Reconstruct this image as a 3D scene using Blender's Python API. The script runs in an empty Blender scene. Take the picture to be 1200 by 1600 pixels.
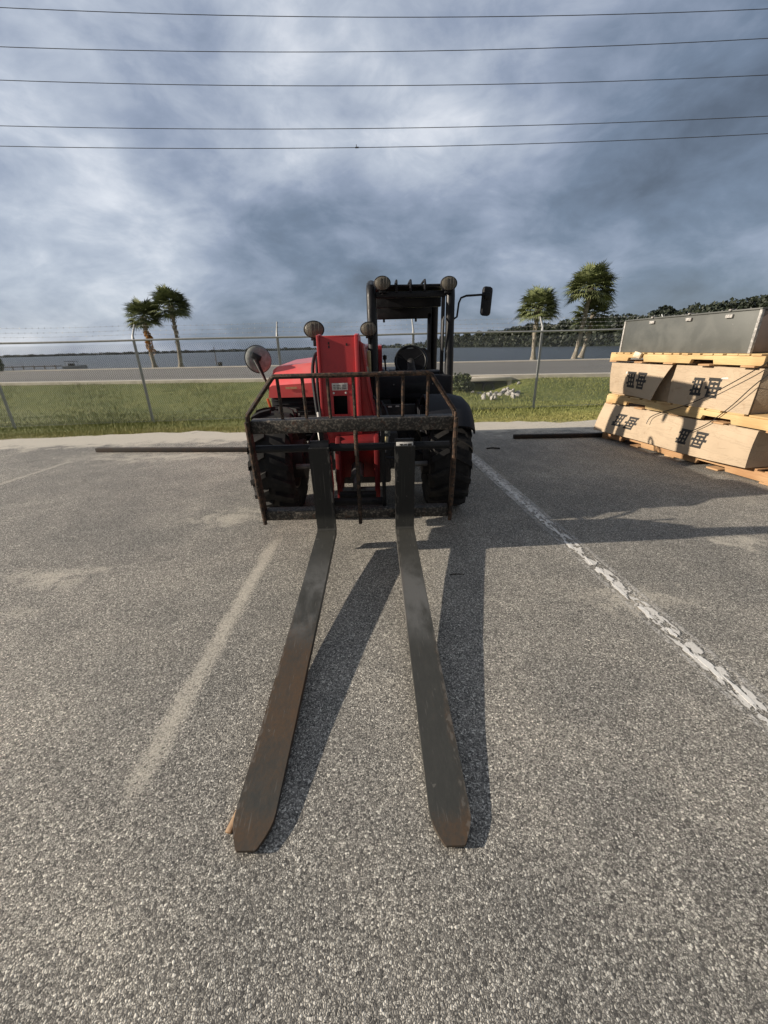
import bpy, bmesh, math, random
import numpy as np
from mathutils import Vector, Matrix
random.seed(7); RNG = np.random.default_rng(11)
SC = bpy.context.scene
rad = math.radians
# ------------------------------------------------------------------ camera
H = 1.25; FPX = 620.0; PITCH = math.atan(257/620); ROLL = rad(1.45)
fw = Vector((0, math.cos(PITCH), -math.sin(PITCH))); r0 = Vector((1, 0, 0)); u0 = r0.cross(fw)
rr = r0*math.cos(ROLL)-u0*math.sin(ROLL); uu = u0*math.cos(ROLL)+r0*math.sin(ROLL)
cam = bpy.data.cameras.new('camera'); co = bpy.data.objects.new('camera', cam); SC.collection.objects.link(co)
M = Matrix((rr, uu, -fw)).transposed().to_4x4(); M.translation = Vector((0, 0, H)); co.matrix_world = M
cam.sensor_fit = 'VERTICAL'; cam.sensor_height = 24; cam.lens = 24*FPX/1600
cam.clip_start = 0.05; cam.clip_end = 9000
SC.camera = co
# ------------------------------------------------------------------ light
SUN_EL = rad(20.5); SUN_DIR = Vector((1.0, 0.085, 0)).normalized()
SUN_STRENGTH = 4.6
sl = bpy.data.lights.new('sun', 'SUN'); so = bpy.data.objects.new('sun', sl); SC.collection.objects.link(so)
sl.energy = SUN_STRENGTH; sl.angle = rad(0.6); sl.color = (1.0, 0.88, 0.73)
ld = Vector((SUN_DIR.x*math.cos(SUN_EL), SUN_DIR.y*math.cos(SUN_EL), -math.sin(SUN_EL)))
so.rotation_euler = ld.to_track_quat('-Z', 'Y').to_euler(); so.location = (-10, -2, 8)
SC.view_settings.view_transform = 'Standard'; SC.view_settings.look = 'None'
SC.view_settings.exposure = 0.5; SC.view_settings.gamma = 1.0
SC.render.resolution_x = 768; SC.render.resolution_y = 1024

# ------------------------------------------------------------------ node helper
class NT:
    def __init__(s, tree): s.t = tree; s.n = tree.nodes; s.l = tree.links
    def new(s, typ, **kw):
        n = s.n.new(typ)
        for k, v in kw.items(): setattr(n, k, v)
        return n
    def set(s, sock, v):
        if isinstance(v, E): s.l.new(v.o, sock)
        elif hasattr(v, 'is_output'): s.l.new(v, sock)
        else: sock.default_value = v
    def math(s, op, a, b=0.0, c=0.0, clamp=False):
        n = s.new('ShaderNodeMath', operation=op); n.use_clamp = clamp
        s.set(n.inputs[0], a); s.set(n.inputs[1], b); s.set(n.inputs[2], c)
        return E(s, n.outputs[0])
    def noise(s, vec, scale, detail=3, rough=0.5, dist=0.0, out='Fac'):
        n = s.new('ShaderNodeTexNoise'); s.set(n.inputs['Vector'], vec)
        n.inputs['Scale'].default_value = scale; n.inputs['Detail'].default_value = detail
        n.inputs['Roughness'].default_value = rough; n.inputs['Distortion'].default_value = dist
        return E(s, n.outputs[out])
    def voro(s, vec, scale, feature='F1', out='Color', rnd=1.0):
        n = s.new('ShaderNodeTexVoronoi', feature=feature); s.set(n.inputs['Vector'], vec)
        n.inputs['Scale'].default_value = scale; n.inputs['Randomness'].default_value = rnd
        return E(s, n.outputs[out])
    def ramp(s, fac, stops, interp='LINEAR'):
        n = s.new('ShaderNodeValToRGB'); s.set(n.inputs[0], fac); cr = n.color_ramp; cr.interpolation = interp
        while len(cr.elements) < len(stops): cr.elements.new(0.5)
        for e, (p, c) in zip(cr.elements, stops):
            e.position = p; e.color = (c[0], c[1], c[2], 1) if hasattr(c, '__len__') else (c, c, c, 1)
        return E(s, n.outputs[0])
    def mix(s, fac, a, b, blend='MIX'):
        n = s.new('ShaderNodeMix', data_type='RGBA', blend_type=blend)
        s.set(n.inputs[0], fac); s.set(n.inputs[6], c4(a)); s.set(n.inputs[7], c4(b))
        return E(s, n.outputs[2])
    def sstep(s, x, lo, hi, a=0.0, b=1.0):
        n = s.new('ShaderNodeMapRange', interpolation_type='SMOOTHSTEP')
        s.set(n.inputs[0], x); s.set(n.inputs[1], lo); s.set(n.inputs[2], hi); n.inputs[3].default_value = a; n.inputs[4].default_value = b
        return E(s, n.outputs[0])
    def xyz(s, v):
        n = s.new('ShaderNodeSeparateXYZ'); s.set(n.inputs[0], v)
        return E(s, n.outputs[0]), E(s, n.outputs[1]), E(s, n.outputs[2])
    def comb(s, x, y, z):
        n = s.new('ShaderNodeCombineXYZ'); s.set(n.inputs[0], x); s.set(n.inputs[1], y); s.set(n.inputs[2], z)
        return E(s, n.outputs[0])
    def pos(s): return E(s, s.new('ShaderNodeNewGeometry').outputs['Position'])
    def obj(s): return E(s, s.new('ShaderNodeTexCoord').outputs['Object'])
    def bump(s, h, strength=0.5, dist=0.01):
        n = s.new('ShaderNodeBump'); s.set(n.inputs['Height'], h); n.inputs['Strength'].default_value = strength
        n.inputs['Distance'].default_value = dist; return E(s, n.outputs[0])
def c4(c):
    if isinstance(c, E) or hasattr(c, 'is_output'): return c
    return (c[0], c[1], c[2], 1) if len(c) == 3 else c
class E:
    def __init__(s, nt, o): s.nt = nt; s.o = o
    def __add__(s, b): return s.nt.math('ADD', s, b)
    __radd__ = __add__
    def __sub__(s, b): return s.nt.math('SUBTRACT', s, b)
    def __rsub__(s, b): return s.nt.math('SUBTRACT', b, s)
    def __mul__(s, b): return s.nt.math('MULTIPLY', s, b)
    __rmul__ = __mul__
    def __truediv__(s, b): return s.nt.math('DIVIDE', s, b)
    def abs(s): return s.nt.math('ABSOLUTE', s)
    def max(s, b): return s.nt.math('MAXIMUM', s, b)
    def min(s, b): return s.nt.math('MINIMUM', s, b)
    def clamp(s): return s.nt.math('ADD', s, 0.0, clamp=True)

def material(name):
    m = bpy.data.materials.new(name); m.use_nodes = True; t = NT(m.node_tree); b = m.node_tree.nodes['Principled BSDF']
    return m, t, b

# ------------------------------------------------------------------ world: stormy broken cloud over a Nishita sky
W = bpy.data.worlds.new('World'); SC.world = W; W.use_nodes = True
wt = NT(W.node_tree); bg = W.node_tree.nodes['Background']
sky = wt.new('ShaderNodeTexSky', sky_type='NISHITA'); sky.sun_disc = False
sky.sun_elevation = SUN_EL; sky.sun_rotation = math.atan2(-SUN_DIR.x, -SUN_DIR.y)
dr = E(wt, wt.new('ShaderNodeTexCoord').outputs['Generated'])
dx, dy, dz = wt.xyz(dr)
den = dz.max(0.0)+0.42
pv = wt.comb(dx/den*0.8, dy/den, 0.0)
wv = wt.noise(pv, 1.3, 3, 0.5, 0.0, 'Color')
wx, wy, wz = wt.xyz(wv)
pv2 = wt.comb(dx/den*0.85+wx*0.5, dy/den*1.5+wy*0.5, 1.3)
vd = wt.comb(dx+wx*0.10, dy+wy*0.10, dz*1.9+wz*0.10)
nA = wt.noise(vd, 2.3, 4, 0.50, 0.25)
nB = wt.noise(vd, 6.5, 9, 0.60, 0.35)
nC = wt.noise(wt.comb(dx/den*1.2+dy/den*0.5+11.0, dy/den*1.6-dx/den*0.4, 9.0), 1.0, 6, 0.58, 0.2)
def blob(ax, el, w):
    v = Vector((math.sin(rad(ax))*math.cos(rad(el)), math.cos(rad(ax))*math.cos(rad(el)), math.sin(rad(el))))
    d = dx*v.x+dy*v.y+dz*v.z
    return wt.sstep(d, math.cos(rad(w)), 1.0)
br = (nA-0.5)*1.25+(nB-0.5)*0.62+(nC-0.5)*0.9+0.545
br = br+blob(-42, 15, 26)*0.17+blob(-50, 3, 26)*0.15+blob(-28, 33, 26)*0.12-blob(-14, 18, 15)*0.20-blob(2, 13, 14)*0.10+blob(6, 19, 9)*0.10+blob(-6, 30, 16)*0.08-blob(38, 14, 20)*0.08
br = br-wt.sstep(dz, 0.16, 0.02)*0.13-wt.sstep(dy, 0.1, -0.7)*0.30
col = wt.ramp(br, [(0.10, (0.075, 0.094, 0.128)), (0.34, (0.128, 0.165, 0.228)), (0.55, (0.228, 0.268, 0.350)), (0.74, (0.37, 0.41, 0.48)), (0.98, (0.64, 0.66, 0.70))])
col = wt.mix(wt.sstep(dy-dz*0.5, 0.15, -0.25)*0.75, col, wt.ramp(br, [(0.10, (0.095, 0.095, 0.100)), (0.55, (0.25, 0.245, 0.24)), (0.98, (0.66, 0.64, 0.62))]))
skc = wt.mix(1.0, sky.outputs[0], (0.09, 0.09, 0.09), 'MULTIPLY')
fin = wt.mix(0.9, skc, col)
wt.set(bg.inputs[0], fin); bg.inputs[1].default_value = 1.0

# ------------------------------------------------------------------ mesh helpers
class MB:
    def __init__(s): s.v = []; s.f = []
    def add(s, vs, fs, mat=None):
        o = len(s.v)
        s.v += [tuple(mat @ Vector(p)) if mat else tuple(p) for p in vs]
        s.f += [tuple(i+o for i in f) for f in fs]; return s
    def bm(s, b, mat=None):
        b.verts.index_update(); s.add([v.co.copy() for v in b.verts], [[v.index for v in f.verts] for f in b.faces], mat); b.free(); return s
    def box(s, x0, x1, y0, y1, z0, z1, bev=0.0, mat=None, seg=2):
        b = bmesh.new(); bmesh.ops.create_cube(b, size=1)
        for v in b.verts: v.co = ((x0+x1)/2+v.co.x*(x1-x0), (y0+y1)/2+v.co.y*(y1-y0), (z0+z1)/2+v.co.z*(z1-z0))
        if bev: bmesh.ops.bevel(b, geom=b.edges[:], offset=bev, segments=seg, affect='EDGES', profile=0.5)
        return s.bm(b, mat)
    def cbox(s, c, sz, bev=0.0, rot=None):
        m = Matrix.Translation(c) @ (rot.to_4x4() if rot else Matrix())
        return s.box(-sz[0]/2, sz[0]/2, -sz[1]/2, sz[1]/2, -sz[2]/2, sz[2]/2, bev, m)
    def prism(s, pts, axis, a, b_, bev=0.0, mat=None):
        # pts 2-D outline; axis 'X': pts=(y,z), 'Y': pts=(x,z), 'Z': pts=(x,y)
        def P(p, t): return {'X': (t, p[0], p[1]), 'Y': (p[0], t, p[1]), 'Z': (p[0], p[1], t)}[axis]
        n = len(pts); b = bmesh.new()
        va = [b.verts.new(P(p, a)) for p in pts]; vb = [b.verts.new(P(p, b_)) for p in pts]
        b.faces.new(va); b.faces.new(vb[::-1])
        for i in range(n): b.faces.new((va[i], vb[i], vb[(i+1) % n], va[(i+1) % n]))
        bmesh.ops.recalc_face_normals(b, faces=b.faces[:])
        if bev: bmesh.ops.bevel(b, geom=b.edges[:], offset=bev, segments=2, affect='EDGES', profile=0.5)
        return s.bm(b, mat)
    def tube(s, pts, r, n=8, cap=True, closed=False):
        pts = [Vector(p) for p in pts]; m = len(pts); rs = r if hasattr(r, '__len__') else [r]*m
        vs = []; up = None
        for i, p in enumerate(pts):
            if closed: t = (pts[(i+1) % m]-pts[i-1])
            else: t = pts[min(i+1, m-1)]-pts[max(i-1, 0)]
            t.normalize()
            if up is None:
                up = Vector((0, 0, 1)) if abs(t.z) < 0.9 else Vector((0, 1, 0))
            a = (up-t*up.dot(t)).normalized(); up = a; b = t.cross(a)
            for k in range(n):
                an = 2*math.pi*k/n; vs.append(p+(a*math.cos(an)+b*math.sin(an))*rs[i])
        fs = []
        for i in range(m if closed else m-1):
            j = (i+1) % m
            for k in range(n): fs.append((i*n+k, i*n+(k+1) % n, j*n+(k+1) % n, j*n+k))
        if cap and not closed: fs.append(tuple(range(n))[::-1]); fs.append(tuple((m-1)*n+k for k in range(n)))
        return s.add(vs, fs)
    def lathe(s, prof, c, axis='X', n=32, mat=None, close=False):
        vs = []; fs = []; m = len(prof)
        for i in range(n):
            a = 2*math.pi*i/n; ca, sa = math.cos(a), math.sin(a)
            for r, h in prof:
                vs.append({'X': (c[0]+h, c[1]+r*ca, c[2]+r*sa), 'Y': (c[0]+r*ca, c[1]+h, c[2]+r*sa), 'Z': (c[0]+r*ca, c[1]+r*sa, c[2]+h)}[axis])
        for i in range(n):
            j = (i+1) % n
            for k in range(m if close else m-1):
                l = (k+1) % m; fs.append((i*m+k, i*m+l, j*m+l, j*m+k))
        return s.add(vs, fs, mat)
    def loft(s, secs, cap=True):
        # secs: list of lists of 3-D points, same count, closed outlines
        n = len(secs[0]); vs = [p for q in secs for p in q]; fs = []
        for i in range(len(secs)-1):
            for k in range(n): fs.append((i*n+k, i*n+(k+1) % n, (i+1)*n+(k+1) % n, (i+1)*n+k))
        if cap: fs.append(tuple(range(n))[::-1]); fs.append(tuple((len(secs)-1)*n+k for k in range(n)))
        return s.add(vs, fs)
    def build(s, name, m, parent=None, smooth=40, origin=None, label=None):
        me = bpy.data.meshes.new(name); o0 = Vector(origin) if origin else None
        vs = [(p[0]-o0.x, p[1]-o0.y, p[2]-o0.z) for p in s.v] if o0 else s.v
        me.from_pydata(vs, [], s.f); me.update()
        b = bmesh.new(); b.from_mesh(me); bmesh.ops.recalc_face_normals(b, faces=b.faces[:]) if len(s.f) < 60000 else None; b.to_mesh(me); b.free()
        if smooth:
            me.polygons.foreach_set('use_smooth', [True]*len(me.polygons)); me.set_sharp_from_angle(angle=rad(smooth))
        me.materials.append(m)
        o = bpy.data.objects.new(name, me); SC.collection.objects.link(o)
        if parent: o.parent = parent
        if label: o['label'] = label
        return o
def tag(o, label=None, cat=None, group=None, kind=None):
    if label: o['label'] = label
    if cat: o['category'] = cat
    if group: o['group'] = group
    if kind: o['kind'] = kind
    return o
def empty(name, loc, rz=0.0):
    o = bpy.data.objects.new(name, None); SC.collection.objects.link(o); o.location = loc; o.rotation_euler = (0, 0, rz)
    o.empty_display_size = 0.2; return o
def copy_tree(o, parent=None):
    c = o.copy(); SC.collection.objects.link(c); c.parent = parent
    for ch in list(o.children): copy_tree(ch, c)
    return c
def npmesh(name, verts, faces_flat, nper, m, smooth=False):
    me = bpy.data.meshes.new(name); nf = len(faces_flat)//nper
    me.vertices.add(len(verts)); me.vertices.foreach_set('co', np.asarray(verts, dtype=np.float32).ravel())
    me.loops.add(len(faces_flat)); me.loops.foreach_set('vertex_index', np.asarray(faces_flat, dtype=np.int32))
    me.polygons.add(nf); me.polygons.foreach_set('loop_start', np.arange(0, nf*nper, nper, dtype=np.int32))
    if smooth: me.polygons.foreach_set('use_smooth', np.ones(nf, dtype=bool))
    me.update(calc_edges=True); me.validate(); me.materials.append(m)
    o = bpy.data.objects.new(name, me); SC.collection.objects.link(o); return o

# ------------------------------------------------------------------ materials
def worn(name, c1, c2, sc=20, thr=(0.45, 0.6), rough=0.5, metal=0.0, c3=None, sc3=6, thr3=(0.55, 0.65), bump=0.15, bd=0.003, rough2=None, coat=0.0, stretch=None):
    m, t, b = material(name); p = t.obj()
    if stretch:
        x, y, z = t.xyz(p); p = t.comb(x*stretch[0], y*stretch[1], z*stretch[2])
    n1 = t.noise(p, sc, 6, 0.6, 0.3); f = t.sstep(n1, thr[0], thr[1]); c = t.mix(f, c1, c2)
    if c3:
        n3 = t.noise(p, sc3, 5, 0.65, 0.4); c = t.mix(t.sstep(n3, thr3[0], thr3[1]), c, c3)
    t.set(b.inputs['Base Color'], c); t.set(b.inputs['Roughness'], rough+f*((rough2 if rough2 is not None else rough+0.15)-rough))
    b.inputs['Metallic'].default_value = metal; b.inputs['Coat Weight'].default_value = coat
    if bump: t.set(b.inputs['Normal'], t.bump(t.noise(p, sc*3, 4, 0.6), bump, bd))
    return m
MR = {}
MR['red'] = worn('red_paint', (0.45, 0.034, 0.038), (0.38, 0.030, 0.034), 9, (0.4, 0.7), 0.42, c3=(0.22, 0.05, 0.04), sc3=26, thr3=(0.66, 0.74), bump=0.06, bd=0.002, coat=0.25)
MR['rednose'] = worn('shaded_red_paint', (0.20, 0.014, 0.016), (0.12, 0.012, 0.013), 9, (0.4, 0.7), 0.5, bump=0.1)  # boom red darkened for the nose; its shade is put into the colour
MR['redhood'] = worn('sunlit_red_hood_paint', (0.72, 0.10, 0.10), (0.66, 0.16, 0.15), 5, (0.35, 0.7), 0.40, bump=0.03, bd=0.002, coat=0.4)  # boom red made paler; sun and sky sheen is put into the colour
MR['black'] = worn('black_paint', (0.006, 0.007, 0.009), (0.013, 0.014, 0.017), 14, (0.4, 0.7), 0.38, bump=0.08, bd=0.002, rough2=0.55)
MR['blackm'] = worn('matt_black_plastic', (0.009, 0.010, 0.014), (0.019, 0.020, 0.025), 10, (0.4, 0.7), 0.62, bump=0.1)
MR['dirty'] = worn('dusty_black_metal', (0.020, 0.020, 0.022), (0.06, 0.055, 0.05), 12, (0.45, 0.75), 0.7, bump=0.2)
MR['rubber'] = worn('tyre_rubber', (0.013, 0.013, 0.014), (0.035, 0.033, 0.031), 16, (0.45, 0.75), 0.78, bump=0.3)
MR['rusty'] = worn('rusty_black_steel', (0.026, 0.022, 0.020), (0.105, 0.066, 0.046), 40, (0.42, 0.62), 0.6, 0.3, c3=(0.19, 0.15, 0.115), sc3=90, thr3=(0.58, 0.68), bump=0.4, bd=0.003, rough2=0.85)
MR['rail'] = worn('scraped_rail_steel', (0.040, 0.039, 0.037), (0.20, 0.18, 0.155), 75, (0.46, 0.68), 0.5, 0.3, c3=(0.075, 0.045, 0.034), sc3=38, thr3=(0.54, 0.70), bump=0.4, bd=0.003, rough2=0.8)
MR['steelgrey'] = worn('grey_pin_steel', (0.20, 0.20, 0.20), (0.12, 0.12, 0.12), 20, (0.4, 0.7), 0.4, 0.6)
MR['rimw'] = worn('dusty_rim_paint', (0.22, 0.20, 0.18), (0.13, 0.11, 0.09), 14, (0.4, 0.7), 0.6)
MR['lens'] = worn('dusty_lamp_lens', (0.13, 0.12, 0.095), (0.085, 0.077, 0.06), 60, (0.4, 0.7), 0.35, bump=0.5, bd=0.004)
MR['mirrorback'] = worn('dusty_grey_mirror_shell', (0.17, 0.19, 0.185), (0.27, 0.29, 0.28), 26, (0.4, 0.65), 0.6, bump=0.3)
MR['orange'] = worn('orange_marker', (0.62, 0.10, 0.02), (0.5, 0.08, 0.02), 20, (0.4, 0.7), 0.35)
MR['white'] = worn('white_sticker', (0.62, 0.61, 0.58), (0.45, 0.44, 0.42), 60, (0.5, 0.7), 0.5, bump=0)
MR['yellow'] = worn('yellowed_hose', (0.42, 0.36, 0.19), (0.3, 0.25, 0.13), 30, (0.4, 0.7), 0.5)
MR['ink'] = worn('black_ink', (0.02, 0.02, 0.02), (0.045, 0.04, 0.035), 90, (0.5, 0.7), 0.7, bump=0)
MR['galv'] = worn('galvanised_steel', (0.42, 0.43, 0.43), (0.32, 0.33, 0.33), 30, (0.4, 0.7), 0.5, 0.2, bump=0.1)
MR['wire'] = worn('galvanised_wire', (0.62, 0.63, 0.63), (0.5, 0.51, 0.51), 3, (0.4, 0.7), 0.5, 0.1, bump=0)
MR['cable'] = worn('power_cable', (0.05, 0.05, 0.055), (0.07, 0.07, 0.075), 3, (0.4, 0.6), 0.7, bump=0)
MR['pole'] = worn('weathered_pole_wood', (0.10, 0.075, 0.055), (0.16, 0.13, 0.10), 6, (0.4, 0.7), 0.85)
MR['concrete'] = worn('weathered_concrete', (0.60, 0.56, 0.48), (0.48, 0.44, 0.38), 2.2, (0.4, 0.7), 0.9, c3=(0.5, 0.47, 0.41), sc3=9, bump=0.2)
MR['rock'] = worn('pale_riprap', (0.48, 0.46, 0.43), (0.26, 0.25, 0.24), 5, (0.4, 0.7), 0.9, bump=0.5, bd=0.02)
MR['iron'] = worn('rusted_flat_iron', (0.02, 0.016, 0.014), (0.045, 0.03, 0.023), 14, (0.4, 0.7), 0.85, bump=0.4)

for q_ in ('black', 'blackm', 'rusty', 'rail', 'rubber', 'rednose'): MR[q_].node_tree.nodes['Principled BSDF'].inputs['Specular IOR Level'].default_value = 0.28
def mat_fork(name, rusty):
    m, t, b = material(name); p = t.pos(); x, y, z = t.xyz(p)
    n1 = t.noise(t.comb(x*1.6, y*1.0, z), 3.2, 6, 0.62, 0.4); n2 = t.noise(t.comb(x*3, y*1.2, z), 16, 6, 0.65, 0.2); n3 = t.noise(p, 90, 5, 0.65)
    mid = t.sstep(y, 0.45, 1.05)*t.sstep(y, 1.80, 1.15); tip = t.sstep(y, 0.76, 0.67)
    edge = t.sstep((x-(-0.377 if rusty else 0.147)).abs(), 0.040, 0.060)
    pol = t.sstep(y, 1.30, 1.5)*t.sstep(y, 2.1, 1.75)*t.sstep(z, 0.30, 0.25)
    fr = t.sstep((n1-0.5)*0.8+(n2-0.5)*0.6+(n3-0.5)*0.5+mid*(0.52 if rusty else 0.06)+edge*(0.10 if rusty else 0.22)+tip*0.42, 0.10, 0.80)
    base = t.mix(n2, (0.036, 0.037, 0.034), (0.066, 0.066, 0.060))
    base = t.mix(pol*t.sstep(n1, 0.38, 0.6)*0.75, base, (0.15, 0.152, 0.15))
    shank = t.sstep(z, 0.24, 0.30)*0.92; base = t.mix(shank, base, (0.010, 0.011, 0.012)); fr = fr*(1.0-shank*0.8); b.inputs['Specular IOR Level'].default_value = 0.3
    c = t.mix(fr*0.85, base, t.mix(n3, (0.060, 0.040, 0.024), (0.115, 0.066, 0.036)))
    scr = t.sstep(t.noise(t.comb(x*60+y*3.0, y*4.0, 0.0), 3, 4, 0.5), 0.62, 0.72).max(t.sstep((x-(-0.377 if rusty else 0.147)).abs(), 0.0555, 0.058)*t.sstep(n2, 0.48, 0.56))
    c = t.mix(scr*0.45, c, (0.15, 0.145, 0.135)); sp = t.sstep(t.noise(p, 28, 3, 0.5), 0.70, 0.74); c = t.mix(sp*0.4, c, (0.2, 0.19, 0.17))
    t.set(b.inputs['Base Color'], c); t.set(b.inputs['Roughness'], 0.55+fr*0.25); t.set(b.inputs['Metallic'], (0.15-fr*0.1)*(1.0-shank))
    t.set(b.inputs['Normal'], t.bump(n2*0.5+n3*0.6, 0.3, 0.003)); return m

def mat_wood(name, ca, cb):
    m, t, b = material(name); p = t.obj(); x, y, z = t.xyz(p)
    g = t.noise(t.comb(x*6, y*0.7, z*16), 7, 5, 0.6, 0.8); l = t.noise(p, 1.7, 2, 0.5); k = t.noise(t.comb(x, y*0.3, z*2.0), 40, 3, 0.5)
    c = t.mix(t.sstep(g, 0.35, 0.7), ca, cb); c = t.mix(t.sstep(l, 0.45, 0.62)*0.45, c, (cb[0]*0.75, cb[1]*0.6, cb[2]*0.5))
    c = t.mix(t.sstep(k, 0.66, 0.74)*0.5, c, (0.12, 0.07, 0.04))
    t.set(b.inputs['Base Color'], c); b.inputs['Roughness'].default_value = 0.75
    t.set(b.inputs['Normal'], t.bump(g, 0.3, 0.003)); return m
MR['pine'] = mat_wood('new_pine', (0.62, 0.46, 0.23), (0.52, 0.36, 0.17))
MR['pineold'] = mat_wood('orange_pine', (0.50, 0.32, 0.17), (0.39, 0.225, 0.11))
def mat_card():
    m, t, b = material('cardboard'); p = t.obj(); x, y, z = t.xyz(p)
    n = t.noise(p, 2.4, 4, 0.5, 0.4); f = t.noise(t.comb(x*2, y*90, z*2), 3, 2, 0.5); w = t.noise(p, 9, 4, 0.6, 0.6)
    c = t.mix(t.sstep(n, 0.35, 0.7), (0.47, 0.37, 0.26), (0.405, 0.315, 0.22)); c = t.mix(f*0.3, c, (0.49, 0.39, 0.28))
    c = t.mix(t.sstep(w, 0.60, 0.72)*0.4, c, (0.33, 0.235, 0.15)); cr_n = t.noise(t.comb(x*2.0, y*1.2, z*7.0), 2.2, 3, 0.6, 1.2); c = t.mix(t.sstep((cr_n-0.5).abs(), 0.010, 0.0)*0.10, c, (0.25, 0.17, 0.10))
    t.set(b.inputs['Base Color'], c); b.inputs['Roughness'].default_value = 0.85
    t.set(b.inputs['Normal'], t.bump(n*0.8+w*0.5+t.sstep((cr_n-0.5).abs(), 0.03, 0.0)*0.25, 0.5, 0.016)); return m
MR['card'] = mat_card()
MR['crate'] = worn('scuffed_grey_steel', (0.095, 0.10, 0.094), (0.125, 0.13, 0.122), 4, (0.4, 0.7), 0.5, 0.2, c3=(0.22, 0.22, 0.21), sc3=22, thr3=(0.66, 0.76), bump=0.1)
MR['crateend'] = worn('brownish_steel_end', (0.20, 0.155, 0.135), (0.16, 0.13, 0.115), 5, (0.4, 0.7), 0.6)
MR['trimw'] = worn('pale_corner_trim', (0.45, 0.44, 0.42), (0.25, 0.24, 0.23), 40, (0.4, 0.6), 0.6)

def mat_asphalt():
    m, t, b = material('asphalt_with_aggregate'); p = t.pos(); x, y, z = t.xyz(p)
    v1 = t.voro(p, 195, out='Color'); r1, g1, b1 = t.xyz(v1)
    v2 = t.voro(p, 330, out='Color'); r2, g2, b2 = t.xyz(v2)
    dd = t.voro(p, 195, 'DISTANCE_TO_EDGE', 'Distance')
    big = t.noise(p, 0.55, 5, 0.55, 0.4); med = t.noise(p, 3.2, 5, 0.6, 0.3)
    stone = t.ramp(r1, [(0.0, (0.06, 0.058, 0.055)), (0.32, (0.15, 0.142, 0.13)), (0.60, (0.27, 0.256, 0.23)), (0.82, (0.41, 0.39, 0.35)), (1.0, (0.58, 0.555, 0.50))])
    fine = t.ramp(r2, [(0.0, (0.07, 0.067, 0.062)), (0.5, (0.19, 0.18, 0.163)), (1.0, (0.46, 0.44, 0.395))])
    c = t.mix(t.sstep(g1, 0.45, 0.55), stone, fine)
    c = t.mix(t.sstep(dd, 0.12, 0.02)*0.75, c, (0.035, 0.034, 0.033))
    patch = t.noise(p, 0.23, 4, 0.6, 0.8)
    warm = t.mix(t.sstep(big*0.45+med*0.3+patch*0.25, 0.38, 0.62), (1.22, 1.235, 1.24), (1.95, 1.93, 1.87))
    c = t.mix(1.0, c, warm, 'MULTIPLY')
    # dusty sand: along the lot edge, against the flat irons, an old tyre track and some loose patches
    edge = t.sstep(y+med*1.6+x*-0.04, 6.5, 7.2)
    wob = t.noise(t.comb(x*1.0, y*1.4, 0.0), 4.5, 6, 0.68, 0.6)
    def ell(cx, cy, rx, ry, amp=1.0, ns=0.5):
        u = (x-cx)/rx; v = (y-cy)/ry
        return t.sstep(t.math('SQRT', u*u+v*v)+(wob-0.5)*4.2, 1.35, -0.1)*amp*0.8
    s = edge*1.3
    for a in [(-2.75, 5.10, 1.5, 0.24, 1.0), (-3.9, 5.2, .5, .25, .5), (-2.05, 2.12, 0.34, 0.14, 0.95), (-1.25, 3.0, 0.38, 0.28, 0.85), (-2.0, 1.75, 0.30, 0.08, 0.6), (1.25, 1.72, 0.38, 0.16, 0.75), (2.45, 2.35, 0.35, 0.14, 0.9), (2.3, 2.75, 1.0, 0.16, 0.35), (2.2, 4.6, 0.5, 0.25, 0.3), (3.4, 3.0, 0.6, 0.15, 0.5), (-3.1, 4.1, 0.9, 0.12, 0.35)]:
        s = s.max(ell(*a))
    tl = t.sstep((x+0.79+(y-1.6)*-0.015+(med-0.5)*0.07).abs(), 0.075, 0.008)*t.sstep(y, 0.62, 0.95)*t.sstep(y, 2.9, 2.4)*(0.30+med*0.85)
    ol = t.sstep((x+4.05+(y-4.35)*-0.10+(med-0.5)*0.05).abs(), 0.05, 0.02)*t.sstep(y, 3.3, 3.8)*t.sstep(y, 5.1, 4.9)*0.6
    s = s.max(tl).max(ol)
    s = t.sstep(s+(r1-0.5)*0.6+(r2-0.5)*0.3, 0.0, 1.1)*t.sstep(s, 0.0, 0.45)
    c = t.mix(s*0.85, c, (0.60, 0.56, 0.48))
    # faint oil drips
    oil = t.sstep(t.noise(p, 1.9, 4, 0.6, 0.8), 0.66, 0.74)*0.35
    c = t.mix(oil, c, (0.07, 0.068, 0.066))
    pb = t.voro(p, 26, out='Distance'); pc = t.xyz(t.voro(p, 26, out='Color'))[0]
    c = t.mix(t.sstep(pb, 0.13, 0.09)*t.sstep(pc, 0.90, 0.93)*0.8, c, (0.60, 0.57, 0.50))
    t.set(b.inputs['Base Color'], c); b.inputs['Roughness'].default_value = 0.85; b.inputs['Specular IOR Level'].default_value = 0.25
    t.set(b.inputs['Normal'], t.bump(dd*2.5+r1*0.5+g2*0.15, 0.42, 0.003)); return m
def mat_road():
    m, t, b = material('grey_road_asphalt'); p = t.pos()
    n = t.noise(p, 0.35, 5, 0.6, 0.4); f = t.noise(p, 30, 3, 0.6); c = t.mix(n, (0.13, 0.127, 0.12), (0.20, 0.19, 0.175)); wl = t.noise(t.comb(t.xyz(p)[0]*0.05, t.xyz(p)[1]+t.xyz(p)[0]*0.14, 0.0), 0.9, 3, 0.6); c = t.mix(t.sstep(wl, 0.55, 0.7)*0.5, c, (0.10, 0.098, 0.095)); c = t.mix(t.sstep(wl, 0.42, 0.3)*0.4, c, (0.27, 0.26, 0.24)); c = t.mix(f*0.4, c, (0.16, 0.155, 0.15))
    t.set(b.inputs['Base Color'], c); b.inputs['Roughness'].default_value = 0.9; return m
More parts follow.
